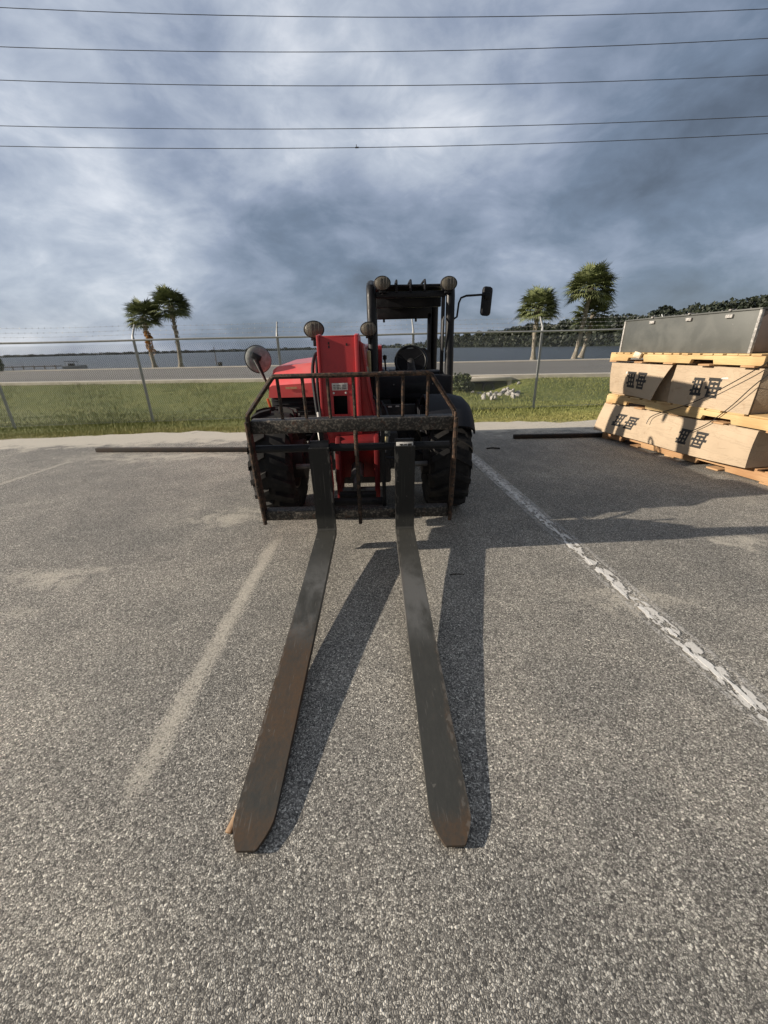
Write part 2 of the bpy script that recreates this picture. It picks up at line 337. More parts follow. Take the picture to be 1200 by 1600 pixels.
def mat_ground():
    m, t, b = material('turf_and_sand'); p = t.pos(); x, y, z = t.xyz(p)
    n = t.noise(p, 0.7, 5, 0.6, 0.3); f = t.noise(p, 7, 5, 0.65); ff = t.noise(p, 45, 4, 0.6)
    g = t.mix(t.sstep(n*0.55+f*0.45, 0.4, 0.62), (0.12, 0.15, 0.03), (0.23, 0.24, 0.065))
    g = t.mix(ff*0.5, g, (0.07, 0.09, 0.025))
    dry = t.sstep(y-x*0.085+f*2.2, 11.3, 8.6)*t.sstep(f, 0.36, 0.62)*0.75
    g = t.mix(dry, g, (0.24, 0.21, 0.085))
    sand = t.sstep(y+f*1.5+n*0.7-x*0.03, 8.45, 7.95)
    g = t.mix(sand, g, (0.46, 0.42, 0.34))
    t.set(b.inputs['Base Color'], g); b.inputs['Roughness'].default_value = 0.95
    t.set(b.inputs['Normal'], t.bump(f*0.5+ff, 0.7, 0.04)); return m
def mat_grass():
    m, t, b = material('grass_blades'); p = t.pos(); x, y, z = t.xyz(p)
    f = t.noise(p, 6, 5, 0.65); k = t.noise(p, 60, 2, 0.5)
    dry = (t.sstep(y-x*0.085+f*2.5, 11.6, 8.2)+t.sstep(t.noise(p, 1.1, 4, 0.6), 0.54, 0.66)*0.7).clamp()
    c = t.mix(k, (0.125, 0.155, 0.035), (0.27, 0.275, 0.08)); c = t.mix((dry*t.sstep(k, 0.42, 0.6)*0.85).clamp(), c, (0.42, 0.36, 0.14))
    t.set(b.inputs['Base Color'], c); b.inputs['Roughness'].default_value = 0.7; return m
def mat_water():
    m, t, b = material('lake_water'); p = t.pos(); x, y, z = t.xyz(p)
    w = t.noise(t.comb(x*0.5, y, 0.0), 1.1, 5, 0.65, 0.4); w2 = t.noise(t.comb(x*0.3, y, 0.0), 0.12, 4, 0.6, 0.3)
    b.inputs['Base Color'].default_value = (0.035, 0.045, 0.055, 1); b.inputs['Roughness'].default_value = 0.30; b.inputs['IOR'].default_value = 1.33
    t.set(b.inputs['Normal'], t.bump(w+w2*0.8, 1.0, 1.6)); return m
def mat_paint():
    m, t, b = material('worn_white_road_paint'); p = t.pos(); x, y, z = t.xyz(p)
    b.inputs['Roughness'].default_value = 0.8
    g = t.noise(p, 120, 3, 0.7); f = t.noise(p, 22, 5, 0.7, 0.3)
    xc = (x-(1.08+(4.75-y)*0.0724)).abs()
    xj = xc+(f-0.5)*0.03; edge = t.sstep(xj, 0.044, 0.056)*t.sstep(xj, 0.084, 0.068); l = t.noise(t.comb(x*1.0, y*0.55, 0.0), 26, 4, 0.65, 0.4)
    cen = t.sstep(xj, 0.046, 0.034)*t.sstep(l, 0.475, 0.52)*t.sstep(y, 0.2, 0.4); far = t.sstep(y, 2.3, 3.4)
    a = (edge*t.sstep(f*0.4+g*0.6, 0.44, 0.58)*0.6).max(cen*t.sstep(g, 0.28, 0.4)).max(far*t.sstep(xj, 0.085, 0.065)*t.sstep(f*0.5+g*0.5, 0.38, 0.58)*0.9)
    t.set(b.inputs['Base Color'], t.mix(g, (0.56, 0.55, 0.52), (0.82, 0.80, 0.76)))
    tr = t.new('ShaderNodeBsdfTransparent'); mx = t.new('ShaderNodeMixShader'); out = m.node_tree.nodes['Material Output']
    t.set(mx.inputs[0], a*0.95); t.l.new(tr.outputs[0], mx.inputs[1]); t.l.new(b.outputs[0], mx.inputs[2]); t.l.new(mx.outputs[0], out.inputs[0]); return m
MR['asphalt'] = mat_asphalt(); MR['road'] = mat_road(); MR['ground'] = mat_ground(); MR['grass'] = mat_grass(); MR['water'] = mat_water(); MR['paint'] = mat_paint()
MR['flake'] = worn('thick_white_paint', (0.78, 0.77, 0.74), (0.62, 0.61, 0.58), 60, (0.5, 0.7), 0.7, bump=0.4)
def leafmat(name, ca, cb, sc=3):
    m, t, b = material(name); p = t.pos(); n = t.noise(p, sc, 3, 0.6)
    t.set(b.inputs['Base Color'], t.mix(t.sstep(n, 0.35, 0.65), ca, cb)); b.inputs['Roughness'].default_value = 0.6; return m
MR['frond'] = leafmat('palm_frond', (0.085, 0.11, 0.045), (0.22, 0.25, 0.11), 2.5)
MR['deadfrond'] = leafmat('old_frond_boots', (0.13, 0.075, 0.04), (0.20, 0.13, 0.07), 3)
MR['conifer'] = leafmat('far_pine_foliage', (0.015, 0.023, 0.013), (0.028, 0.038, 0.020), 0.08)
MR['bush'] = leafmat('bush_leaves', (0.05, 0.07, 0.025), (0.10, 0.12, 0.045), 3)
MR['trunk'] = worn('palm_trunk_boots', (0.34, 0.31, 0.26), (0.17, 0.14, 0.11), 5, (0.42, 0.6), 0.9, c3=(0.46, 0.43, 0.37), sc3=12, bump=0.8, bd=0.04, stretch=(1, 1, 2.2))
MR['vine'] = leafmat('orange_vine_leaves', (0.40, 0.17, 0.02), (0.55, 0.28, 0.04), 5)
MR['hull'] = worn('white_boat_hull', (0.55, 0.56, 0.57), (0.4, 0.41, 0.42), 2, (0.4, 0.7), 0.5)

# ------------------------------------------------------------------ ground and setting
def yedge(x):
    return 6.85+0.075*max(-6, min(5, x))*0.6+0.12*math.sin(x*1.3+.4)+0.06*math.sin(x*4.1+math.sin(x*1.7)*2)+0.05*math.sin(x*11.3+1+2*math.sin(x*2.3))+0.03*math.sin(x*27)
def yfence(x): return 10.16+0.085*x
def zfence(x): return -0.315-0.0005*max(-12, min(14, x))
def terrain(x, y):
    yf = yfence(x); yr = 18.85-0.14*x; yk = 38.2-0.14*x
    zf = zfence(x)
    if y < 6.2: return -0.03
    if y < yf: t = (y-6.2)/(yf-6.2); return -0.03+(zf+0.03)*(t*t*(3-2*t))
    if y < yr:
        t = (y-yf)/(yr-yf); base = zf+(-0.10-zf)*t
        hol = 0.55*math.exp(-((x-4.45)/1.1)**2-((y-17.2)/1.1)**2)*(1 if y < 17.7 else max(0, (18.2-y)/0.5))
        return base-0.42*math.sin(math.pi*t)**2-hol
    if y < yk+5.5: return -0.10-0.16*min(1, max(0, (y-yk+0.6)/2))
    t = min(1, (y-yk-5.5)/3.0); return -0.26-2.6*t
xs = list(np.concatenate([np.linspace(-900, -70, 12), np.linspace(-60, -14, 24), np.linspace(-13, 13, 66), np.linspace(14, 60, 24), np.linspace(70, 900, 12)]))
ys = list(np.concatenate([np.linspace(-400, -10, 8), np.linspace(-5, 5.5, 6), np.linspace(6, 20, 71), np.linspace(20.5, 56, 60)]))
g = MB(); nx = len(xs)
for y in ys:
    for x in xs:
        xx = max(-60, min(60, x)); g.v.append((x, y, terrain(xx, y)))
for j in range(len(ys)-1):
    for i in range(nx-1): g.f.append((j*nx+i, j*nx+i+1, (j+1)*nx+i+1, (j+1)*nx+i))
tag(g.build('ground', MR['ground'], smooth=180), kind='structure')
# parking lot sheet with a ragged grass edge
p = MB(); ex = np.linspace(-40, 40, 401)
for x in ex: p.v.append((x, yedge(x), 0.0))
for x in ex: p.v.append((x, 3.0, 0.0))
for x in ex: p.v.append((x, -30.0, 0.0))
for x in ex: p.v.append((x, yedge(x)+0.03, -0.05))
n = len(ex)
for i in range(n-1):
    p.f += [(i, i+n, i+n+1, i+1), (i+n, i+2*n, i+2*n+1, i+n+1), (i, i+1, i+3*n+1, i+3*n)]
tag(p.build('parking_lot', MR['asphalt'], smooth=0), kind='structure')
# road with two concrete kerbs (slightly rotated)
def strip(name, m, o0, o1, z0, z1, x0=-62, x1=62, seg=40):
    s = MB(); q = np.linspace(x0, x1, seg)
    for i in range(seg-1):
        a, b = q[i], q[i+1]
        A0, A1, B0, B1 = o0-0.14*a, o1-0.14*a, o0-0.14*b, o1-0.14*b
        o = len(s.v)
        s.v += [(a, A0, z0), (b, B0, z0), (b, B0, z1), (a, A0, z1), (a, A1, z1), (b, B1, z1), (a, A1, z0), (b, B1, z0)]
        s.f += [(o, o+1, o+2, o+3), (o+3, o+2, o+5, o+4), (o+4, o+5, o+7, o+6)]
    return tag(s.build(name, m, smooth=0), kind='structure')
strip('road', MR['road'], 19.35, 36.6, -0.12, -0.085)
strip('near_kerb', MR['concrete'], 18.7, 19.35, -0.3, 0.03)
strip('far_kerb', MR['concrete'], 36.6, 37.6, -0.12, -0.02)
# lake
w = MB(); w.add([(-6000, 46, -2.0), (6000, 46, -2.0), (6000, 7000, -2.0), (-6000, 7000, -2.0)], [(0, 1, 2, 3)])
tag(w.build('lake', MR['water'], smooth=0), kind='structure')

# far woods round the lake: tree crowns along a shoreline curve, one mass
def shore(u):  # u: azimuth tan (x/y) -> distance y of the shore
    pts = [(-3.0, 2600), (-0.2, 2600), (0.02, 2100), (0.08, 1200), (0.16, 800), (0.28, 560), (0.45, 420), (0.6, 320), (0.75, 280), (0.9, 240), (1.05, 215), (1.5, 180), (3, 150)]
    for (a, ya), (b, yb) in zip(pts, pts[1:]):
        if u <= b: return ya+(yb-ya)*(u-a)/(b-a)
    return 120
V = []; Fq = []
def crown(cx, cy, cz, rw, rh, nq, size):
    d = RNG.normal(size=(nq, 3)); d /= np.linalg.norm(d, axis=1)[:, None]; rad_ = RNG.uniform(0.45, 1.0, (nq, 1))**0.5
    c = d*rad_*np.array([rw, rw, rh])+np.array([cx, cy, cz])
    a = RNG.normal(size=(nq, 3)); a /= np.linalg.norm(a, axis=1)[:, None]; b = np.cross(a, RNG.normal(size=(nq, 3))); b /= np.linalg.norm(b, axis=1)[:, None]
    sz = size*RNG.uniform(0.5, 1.2, (nq, 1)); a *= sz; b *= sz*0.8
    return np.stack([c-a-b*0.6, c+a-b, c+a*0.7+b, c-a*0.8+b*0.8], 1).reshape(-1, 3)
fw_v = []
u = -1.6
while u < 1.75:
    yy = shore(u)
    h = 15*RNG.uniform(0.75, 1.15) if u < 0.1 else 19*RNG.uniform(0.72, 1.2)
    if u > 0.25: h = (21.5+max(0, u-0.5)*4)*RNG.uniform(0.88, 1.10)
    step = (5.5 if u > 0.1 else 20)/yy
    for row in range(4 if u > 0.1 else 2):
        y = yy*(1+0.03*row)+RNG.uniform(-3, 6); x = y*(u+RNG.uniform(-0.5, 0.5)*step)
        hh = h*RNG.uniform(0.86, 1.08)*(1+0.05*row); gz = -1.9+0.6*row
        if u > 0.1:
            fw_v.append(crown(x, y, gz+hh*0.80, hh*0.22, hh*0.15, 110, hh*0.038))
            fw_v.append(crown(x+RNG.uniform(-3, 3), y, gz+hh*0.38, hh*0.32, hh*0.46, 170, hh*0.075))
        else:
            fw_v.append(crown(x, y, gz+hh*0.42, 16, hh*0.5, 40, hh*0.24))
    u += step
fv = np.concatenate(fw_v)
fo = npmesh('far_woods', fv, np.arange(len(fv)), 4, MR['conifer'])
tag(fo, 'dark far wood of pines along the opposite lake shore', 'wood', kind='stuff')
# land beneath the far woods
L = MB(); us = np.linspace(-1.7, 1.9, 80)
for uq in us:
    y = shore(uq); L.v += [(uq*y*0.995, y*0.995, -2.05), (uq*y*1.003, y*1.003, -1.3), (uq*y*1.3, y*1.3, 1.0), (uq*y*1.3, y*1.3, -2.05)]
for i in range(len(us)-1):
    o = i*4; L.f += [(o, o+4, o+5, o+1), (o+1, o+5, o+6, o+2), (o+2, o+6, o+7, o+3)]
tag(L.build('far_shore', MR['conifer']), kind='structure')

# grass blades
def blades(nb, y0f, y1f, hmin, hmax, wid, power=1.0, seedx=(-15, 15)):
    x = RNG.uniform(seedx[0], seedx[1], nb); t = RNG.uniform(0, 1, nb)**power
    y = np.array([y0f(a)+(y1f(a)-y0f(a))*b for a, b in zip(x, t)])
    keep = (np.abs(x) < y*1.05+1.0); x = x[keep]; y = y[keep]
    # clumps thin out towards the lot edge
    cl = np.sin(x*3.1+np.sin(y*5))*0.5+np.sin(x*7.7+y*3.3)*0.3+RNG.normal(0, 0.35, len(x))
    k2 = (y-np.array([yedge(a) for a in x]) > 0.25+0.25*cl); x = x[k2]; y = y[k2]
    z = np.array([terrain(a, b) for a, b in zip(x, y)]); m = len(x)
    an = RNG.uniform(0, 2*np.pi, m); h = RNG.uniform(hmin, hmax, m)*(0.7+0.3*np.sin(x*1.3+y)); lx = RNG.normal(0, 0.35, m)*h; ly = RNG.normal(0, 0.35, m)*h
    wx = np.cos(an)*wid; wy = np.sin(an)*wid
    a = np.stack([x-wx, y-wy, z-0.005], 1); b = np.stack([x+wx, y+wy, z-0.005], 1); c = np.stack([x+lx, y+ly, z+h], 1)
    return np.stack([a, b, c], 1).reshape(-1, 3)
gb = np.concatenate([
    blades(60000, lambda x: yedge(x)+0.15, lambda x: yedge(x)+1.6, 0.015, 0.06, 0.003, 0.8, (-9, 9)),
    blades(90000, lambda x: yedge(x)+0.1, lambda x: yfence(x)+1.0, 0.03, 0.09, 0.005, 0.9, (-11, 12)),
    blades(70000, lambda x: yfence(x)-0.5, lambda x: 18.7-0.14*x, 0.05, 0.13, 0.009, 1.0, (-21, 19)),
    blades(3500, lambda x: yfence(x)-0.10, lambda x: yfence(x)+0.10, 0.06, 0.16, 0.004, 1.0, (-11, 12))])
tag(npmesh('grass', gb, np.arange(len(gb)), 3, MR['grass']), 'patchy green and straw coloured grass along the fence and ditch', 'grass', kind='stuff')

# painted line: thin worn strip + thick flakes
def lx(y): return 1.08+(4.75-y)*0.0724
s = MB(); yy = np.linspace(0.25, 5.2, 60)
for y in yy: s.v += [(lx(y)-0.095, y, 0.004), (lx(y)+0.095, y, 0.004)]
for i in range(len(yy)-1): s.f.append((2*i, 2*i+1, 2*i+3, 2*i+2))
tag(s.build('painted_line', MR['paint'], smooth=0), kind='structure')
s = MB(); y = 3.75
while y > 0.3:
    ln = random.uniform(0.03, 0.085)*(1.0 if y < 2.7 else .55); wd = random.uniform(0.007, 0.017); cx = lx(y)+random.uniform(-0.02, 0.01)-0.008; ph = random.uniform(0, 6)
    m = 26; ring = []
    for k in range(m):
        a = 2*math.pi*k/m; r = 1+0.18*math.sin(3*a+ph)+0.14*math.sin(5*a+ph*2)+random.uniform(-.16, .16)
        ring.append((cx+wd*r*math.cos(a), y+ln*r*math.sin(a)*0.9))
    s.prism(ring, 'Z', 0.0045, 0.0053); y -= ln*1.9+random.choice((random.uniform(0.004, 0.02), random.uniform(0.03, 0.10)))
tag(s.build('line_paint_flakes', MR['flake'], smooth=0), kind='structure')

# two flat irons lying on the lot
def flat_iron(x0, y0, x1, y1, label):
    L_ = math.hypot(x1-x0, y1-y0); a = math.atan2(y1-y0, x1-x0)
    m = MB(); m.box(0, L_, -0.035, 0.035, 0.0, 0.055, 0.006)
    o = m.build('steel_bar', MR['iron']); o.location = (x0, y0, 0.001); o.rotation_euler = (0, 0, a); tag(o, label, 'steel bar')
flat_iron(-3.97, 5.47, -0.6, 5.14, 'long rusty steel bar lying on pale sand left of the telehandler')
flat_iron(1.88, 5.64, 3.35, 5.60, 'short dark steel bar lying in shadow between telehandler and pallet stack')

# ------------------------------------------------------------------ fence
fx0, fx1 = -12.0, 13.4
fence = empty('chain_link_fence', (0.8, yfence(0.8), zfence(0.8)))
tag(fence, 'galvanised chain link fence topped with barbed wire behind the telehandler', 'fence')
FO = (0.8, yfence(0.8), zfence(0.8))
def fp(x, h, off=0.0): return (x-0.0847*off, yfence(x)+off, zfence(x)+h)
ud = math.sqrt(1+0.085**2)
pit = 0.041; hs = np.arange(0.04, 1.80, 0.041); nh = len(hs)
vv = []; ff = []
nw = int((fx1-fx0)/(pit*1.0)); rW = 0.0040
cx = []; 
for i in range(nw):
    x = fx0+i*pit
    base = x+np.where(np.arange(nh) % 2 == 0, 0, pit*1.02)
    yb = 10.16+0.085*base+np.where(np.arange(nh) % 2 == 0, -0.0018, 0.0018); zb = -0.315-0.0005*base+hs
    cx.append(np.stack([base, yb, zb], 1))
cx = np.array(cx)
tri = np.array([(rW, 0, 0), (-rW*0.5, rW*0.87, 0), (-rW*0.5, -rW*0.87, 0)])
vv = (cx[:, :, None, :]+tri[None, None, :, :]).reshape(-1, 3)-np.array(FO)
idx = np.arange(nw*nh*3).reshape(nw, nh, 3); fl = []
for k in range(3):
    k2 = (k+1) % 3
    fl.append(np.stack([idx[:, :-1, k], idx[:, :-1, k2], idx[:, 1:, k2], idx[:, 1:, k]], -1).reshape(-1, 4))
fm = npmesh('wire_mesh', vv, np.concatenate(fl).ravel(), 4, MR['wire']); fm.parent = fence
m = MB(); m.tube([fp(x, 1.84+0.006*math.sin(x*1.1), 0) for x in np.arange(fx0, fx1+.1, .6)], 0.021, 8); m.build('top_rail', MR['galv'], fence, origin=FO)
m = MB(); m.tube([fp(x, 0.06, 0.01) for x in np.arange(fx0, fx1+.1, .6)], 0.003, 4); m.build('tension_wire', MR['galv'], fence, origin=FO)
posts = [-11.8, -8.62, -5.5, -2.35, 0.80, 3.95, 7.1, 10.2, 13.3]
for x in posts:
    m = MB(); m.tube([fp(x, -0.05, 0.03), fp(x, 1.86, 0.03)], 0.030, 10)
    for h in (0.3, 0.7, 1.1, 1.5): m.tube([fp(x-0.034, h, -0.005), fp(x, h, -0.006), fp(x+0.034, h, -0.005)], 0.004, 4)
    po = m.build('fence_post', MR['galv'], fence, origin=FO)
    m = MB(); m.tube([fp(x, 1.84, 0.03), fp(x, 1.93, 0.04), fp(x, 2.17, 0.24)], [0.034, 0.022, 0.014], 8); m.build('barb_arm', MR['galv'], po, origin=FO)
for h, off in ((1.96, 0.07), (2.05, 0.15), (2.15, 0.23)):
    m = MB()
    wxs = np.arange(fx0, fx1+.01, 0.35)
    def sag(x): return -0.02*abs(math.sin((x+5.5)/3.15*math.pi))
    m.tube([fp(x, h+sag(x), off) for x in wxs], 0.0022, 3, cap=False)
    for x in np.arange(fx0+.05, fx1, 0.13):
        a = random.uniform(0, 3); c0 = Vector(fp(x, h+sag(x), off)); d = Vector((math.sin(a)*0.3, 0.2, 1)).normalized()*0.02; e = Vector((0.5, -0.4, math.cos(a))).normalized()*0.016
        m.tube([c0-d, c0+d], 0.0026, 3, cap=False); m.tube([c0-e, c0+e], 0.0026, 3, cap=False)
    m.build('barbed_wire', MR['galv'], fence, origin=FO)

# ------------------------------------------------------------------ power lines
lines = [((-14.49, 13.86), (-4.05, 13.43), (15.71, 13.28), 'topmost power line across the sky'),
         ((-14.93, 12.75), (-4.7, 12.41), (16.01, 12.43), 'second power line from the top across the sky'),
         ((-15.32, 11.76), (0.45, 11.29), (16.39, 11.32), 'middle power line of the five across the sky'),
         ((-15.89, 10.31), (0.42, 9.95), (16.85, 9.99), 'power line just above the lowest of the five'),
         ((-16.16, 9.62), (-0.79, 9.36), (17.06, 9.39), 'lowest power line across the sky, with a small splice')]
PX = (-66, 66); tops = []
for i, (a, b, c, lab) in enumerate(lines):
    A = np.array([[q[0]**2, q[0], 1] for q in (a, b, c)]); k = np.linalg.solve(A, np.array([a[1], b[1], c[1]]))
    k2 = min(max(k[0], 0.0009), 0.0012)
    ab = np.polyfit([a[0], b[0], c[0]], [q[1]-k2*q[0]**2 for q in (a, b, c)], 1)
    zf = lambda x: k2*x*x+ab[0]*x+ab[1]
    m = MB(); m.tube([(x, 22.0, zf(x)) for x in np.linspace(PX[0], PX[1], 67)], 0.0125, 6, cap=False)
    if i == 4: m.tube([(-0.85, 22, zf(-.8)), (-0.7, 22, zf(-.8)+0.005)], 0.028, 6); m.tube([(-0.79, 22, zf(-.8)), (-0.80, 22, zf(-.8)+0.11)], 0.014, 5)
    o = m.build('power_line', MR['cable'], origin=(0, 22, 9)); o.location = (0, 22, 9); tag(o, lab, 'power line', 'power lines across the sky')
    tops.append([zf(PX[0]), zf(PX[1])])
for j, x in enumerate(PX):
    t_ = max(q[j] for q in tops)
    m = MB(); m.tube([(x, 22.14, -0.6), (x, 22.14, t_+0.4)], [0.19, 0.13], 12); po = empty('utility_pole', (x, 22.14, -0.3)); m.build('pole', MR['pole'], po, origin=(x, 22.14, -0.3))
    for q in tops:
        m = MB(); m.tube([(x, 22.0, q[j]-0.05), (x, 22.0, q[j]+0.1)], 0.05, 8); m.box(x-0.05, x+0.05, 21.9, 22.2, q[j]-0.1, q[j]-0.04); m.build('insulator', MR['steelgrey'], po, origin=(x, 22.14, -0.3))
    tag(po, 'wooden pole holding the power lines beyond the %s edge of the lot' % ('left' if x < 0 else 'right'), 'utility pole')

# ------------------------------------------------------------------ palms
def palm(base, top, rc, nfr, label, seed, vine=False, dark=1.0, droop=0.5, bias=(0, 0)):
    rg = random.Random(seed); B = Vector(base); T = Vector(top); root = empty('palm_tree', base)
    tag(root, label, 'palm tree', 'palms along the lake shore')
    m = MB(); npt = 26; pts = []; rs = []
    hgt = T.z-B.z
    for i in range(npt):
        t = i/(npt-1); mid = B.lerp(T, t); mid.x += 0.10*math.sin(t*3.1)*(1 if T.x > B.x else -1)
        pts.append(mid); rs.append((0.21-0.05*min(1, t*2)+(0.08 if t > 0.8 else 0)*((t-0.8)/0.2)+(0.12*(1-t*8) if t < 0.12 else 0))*(1+0.12*rg.uniform(-1, 1)))
    m.tube(pts, rs, 10)
    for i in range(60):                 # leaf boots standing off the trunk
        t = rg.uniform(0.35, 0.99); q = B.lerp(T, t); q.x += 0.10*math.sin(t*3.1)*(1 if T.x > B.x else -1); a = rg.uniform(0, 6.28); d = Vector((math.cos(a), math.sin(a), 0))
        m.tube([q+d*0.14, q+d*0.20+Vector((0, 0, 0.10)), q+d*0.27+Vector((0, 0, 0.26))], [0.045, 0.035, 0.018], 4)
    m.build('trunk', MR['trunk'], root, origin=base)
    v = []; f = []
    def tri(a, b, c): v.extend([a, b, c]); f.append((len(v)-3, len(v)-2, len(v)-1))
    def quad(a, b, c, d): v.extend([a, b, c, d]); f.append((len(v)-4, len(v)-3, len(v)-2, len(v)-1))
    C0 = T+Vector((0, 0, 0.1)); dead = MB()
    for i in range(nfr):
        el = math.asin(max(-0.62, min(0.98, -0.55+1.5*(i+0.5)/nfr))); az = i*2.39996+rg.uniform(-.3, .3)
        d = Vector((math.cos(az)*math.cos(el)+bias[0], math.sin(az)*math.cos(el), math.sin(el)+bias[1])).normalized()
        pl = rc*rg.uniform(0.42, 0.60); P = C0+d*pl*0.5+Vector((0, 0, 0.05)); hub = C0+d*pl+Vector((0, 0, -0.10*rc*droop*(1-el)))
        side = d.cross(Vector((0, 0, 1)))
        if side.length < .1: side = Vector((1, 0, 0))
        side.normalize(); upv = side.cross(d).normalized()
        for a, b in ((C0, P), (P, hub)):
            quad(a-side*0.018, a+side*0.018, b+side*0.014, b-side*0.014); quad(a-upv*0.018, a+upv*0.018, b+upv*0.014, b-upv*0.014)
        nl = 20; fl = rc*rg.uniform(0.46, 0.60); tilt = rg.uniform(-0.3, 0.3)
        s2 = (side*math.cos(tilt)+upv*math.sin(tilt))
        for k in range(nl):
            th = (k/(nl-1)-0.5)*rad(230); dirl = (d*math.cos(th)+s2*math.sin(th)).normalized()
            ln = fl*(0.68+0.32*math.cos(th*0.7))*rg.uniform(0.88, 1.08)
            w = (s2*math.cos(th)-d*math.sin(th))*0.050*(rc/1.9)
            q1 = hub+dirl*ln*0.55+Vector((0, 0, -0.03*ln)); q2 = hub+dirl*ln+Vector((0, 0, -rg.uniform(0.15, 0.42)*ln*droop*1.6))
            quad(hub-w*0.3, hub+w*0.3, q1+w, q1-w); tri(q1-w, q1+w, q2)
    m = MB(); m.v = [tuple(p) for p in v]; m.f = f
    o0 = Vector(base); me = bpy.data.meshes.new('crown'); me.from_pydata([tuple(Vector(p)-o0) for p in v], [], f); me.update(); me.materials.append(MR['frond'])
    o = bpy.data.objects.new('crown', me); SC.collection.objects.link(o); o.parent = root
    for i in range(26):                 # brown stubs under the crown
        a = rg.uniform(0, 6.28); d = Vector((math.cos(a), math.sin(a), rg.uniform(-1.0, 0.5))).normalized(); q = T+Vector((0, 0, rg.uniform(-0.55, 0.1)))
        dead.tube([q, q+d*rg.uniform(0.3, 0.6)], [0.05, 0.02], 4)
    dead.build('old_fronds', MR['deadfrond'], root, origin=base)
    if vine:
        vm = MB()
        for i in range(420):
            t = rg.choice((rg.gauss(0.63, 0.055), rg.gauss(0.40, 0.05), rg.uniform(0.35, 0.7))); q = B.lerp(T, t); q.x += -0.05+0.16*max(0, math.sin(t*23)); a = rg.uniform(0, 6.28)
            q += Vector((math.cos(a)*rg.uniform(.18, .34), math.sin(a)*rg.uniform(.18, .32), 0)); e1 = Vector((rg.gauss(0, 1), rg.gauss(0, 1), rg.gauss(0, 1))).normalized()*0.09; e2 = e1.cross(Vector((rg.gauss(0, 1), rg.gauss(0, 1), 1))).normalized()*0.07
            vm.add([q-e1, q+e2, q+e1, q-e2], [(0, 1, 2, 3)])
        vm.build('vine', MR['vine'], root, smooth=0, origin=base, label='orange leaved vine climbing the trunk')
    return root
palm((-22.81, 43.0, -0.27), (-22.85, 43.0, 4.5), 1.95, 56, 'short palm with orange vine on its trunk', 1, vine=True, bias=(0.22, 0.05))
palm((-20.2, 43.0, -0.27), (-20.05, 43.0, 5.3), 2.15, 60, 'taller bare trunked palm beside the vine covered palm', 2, bias=(0.25, 0.10))
palm((15.31, 42.4, -0.27), (15.27, 42.4, 4.3), 2.2, 68, 'single palm in front of the far wood, behind the fence post', 3, bias=(0, .08))
palm((19.41, 42.4, -0.27), (20.0, 42.4, 5.9), 2.5, 76, 'tallest palm, leaning right with a thick pale trunk', 4, bias=(0, .10))
palm((21.1, 44.6, -0.27), (21.7, 44.6, 3.8), 2.3, 44, 'shorter dark palm half hidden behind the tallest palm', 5)

def leaf_bush(name, c, r, nq, size, label, cat, m='bush', group=None, flat=1.0):
    v = crown(0, 0, r*flat*0.8, r, r*flat, nq, size); o = npmesh(name, v, np.arange(len(v)), 4, MR[m]); o.location = c; tag(o, label, cat, group); return o
v = np.concatenate([crown(0, 0, 0.28, 0.36, 0.34, 700, 0.05), crown(-0.30, 0.1, 0.20, 0.28, 0.26, 400, 0.05), crown(0.16, -0.1, 0.46, 0.2, 0.18, 260, 0.045), crown(0.34, 0, 0.14, 0.2, 0.2, 260, 0.045), crown(-0.1, 0, 0.3, 0.55, 0.4, 160, 0.04)])
o = npmesh('shrub', v, np.arange(len(v)), 4, MR['bush']); o.location = (3.22, 16.6, -0.42); tag(o, 'uneven dark green shrub growing beside the concrete culvert', 'shrub')
leaf_bush('shrub', (-38.6, 42.5, -0.3), 0.8, 1100, 0.13, 'dark pointed shrub at the left edge of the lake shore', 'shrub', flat=1.4)
# culvert
CO = (4.5, 17.9, -0.7); cu = empty('culvert', CO); tag(cu, 'pale concrete culvert headwall in the grassy ditch beyond the fence', 'culvert')
m = MB(); m.box(3.75, 5.55, 17.55, 18.10, -0.17, -0.02, 0.02); m.build('headwall_slab', MR['concrete'], cu, origin=CO)
for x in (3.75, 5.39):
    m = MB(); m.box(x, x+.16, 17.6, 18.05, -0.9, -0.173, 0.015); m.build('side_wall', MR['concrete'], cu, origin=CO)
m = MB(); m.lathe([(0.20, 0.0), (0.25, 0.0), (0.25, 0.5), (0.20, 0.5)], (4.6, 17.62, -0.45), 'Y', 20, close=True); m.build('pipe', MR['dirty'], cu, origin=CO)
m = MB(); m.box(3.91, 5.39, 17.95, 18.04, -0.9, -0.174); m.build('back_wall', MR['dirty'], cu, origin=CO)
rocks = []
def rock_mesh(seed):
    b = bmesh.new(); bmesh.ops.create_icosphere(b, subdivisions=2, radius=1); rg = random.Random(seed)
    pl = [(Vector((rg.gauss(0, 1), rg.gauss(0, 1), rg.gauss(0, 1))).normalized(), rg.uniform(0.55, 0.85)) for _ in range(9)]
    for v in b.verts:
        for nrm, d in pl:
            k = v.co.dot(nrm)
            if k > d: v.co -= nrm*(k-d)
    m = MB(); m.bm(b); return m
for i in range(5):
    o = rock_mesh(i).build('riprap_rock', MR['rock'], smooth=20); rocks.append(o)
for i in range(46):
    src = rocks[i % 5]; o = src if i < 5 else src.copy()
    if i >= 5: SC.collection.objects.link(o)
    x = random.gauss(4.55, 0.45); y = random.uniform(14.8, 17.4); s = random.uniform(0.07, 0.14)
    o.location = (x, y, terrain(x, y)+s*0.4); o.scale = (s*random.uniform(.8, 1.4), s, s*random.uniform(.6, 1)); o.rotation_euler = (random.uniform(0, 6), random.uniform(0, 6), random.uniform(0, 6))
    tag(o, 'pale broken rock in the heap below the culvert', 'rock', 'riprap rocks below the culvert')

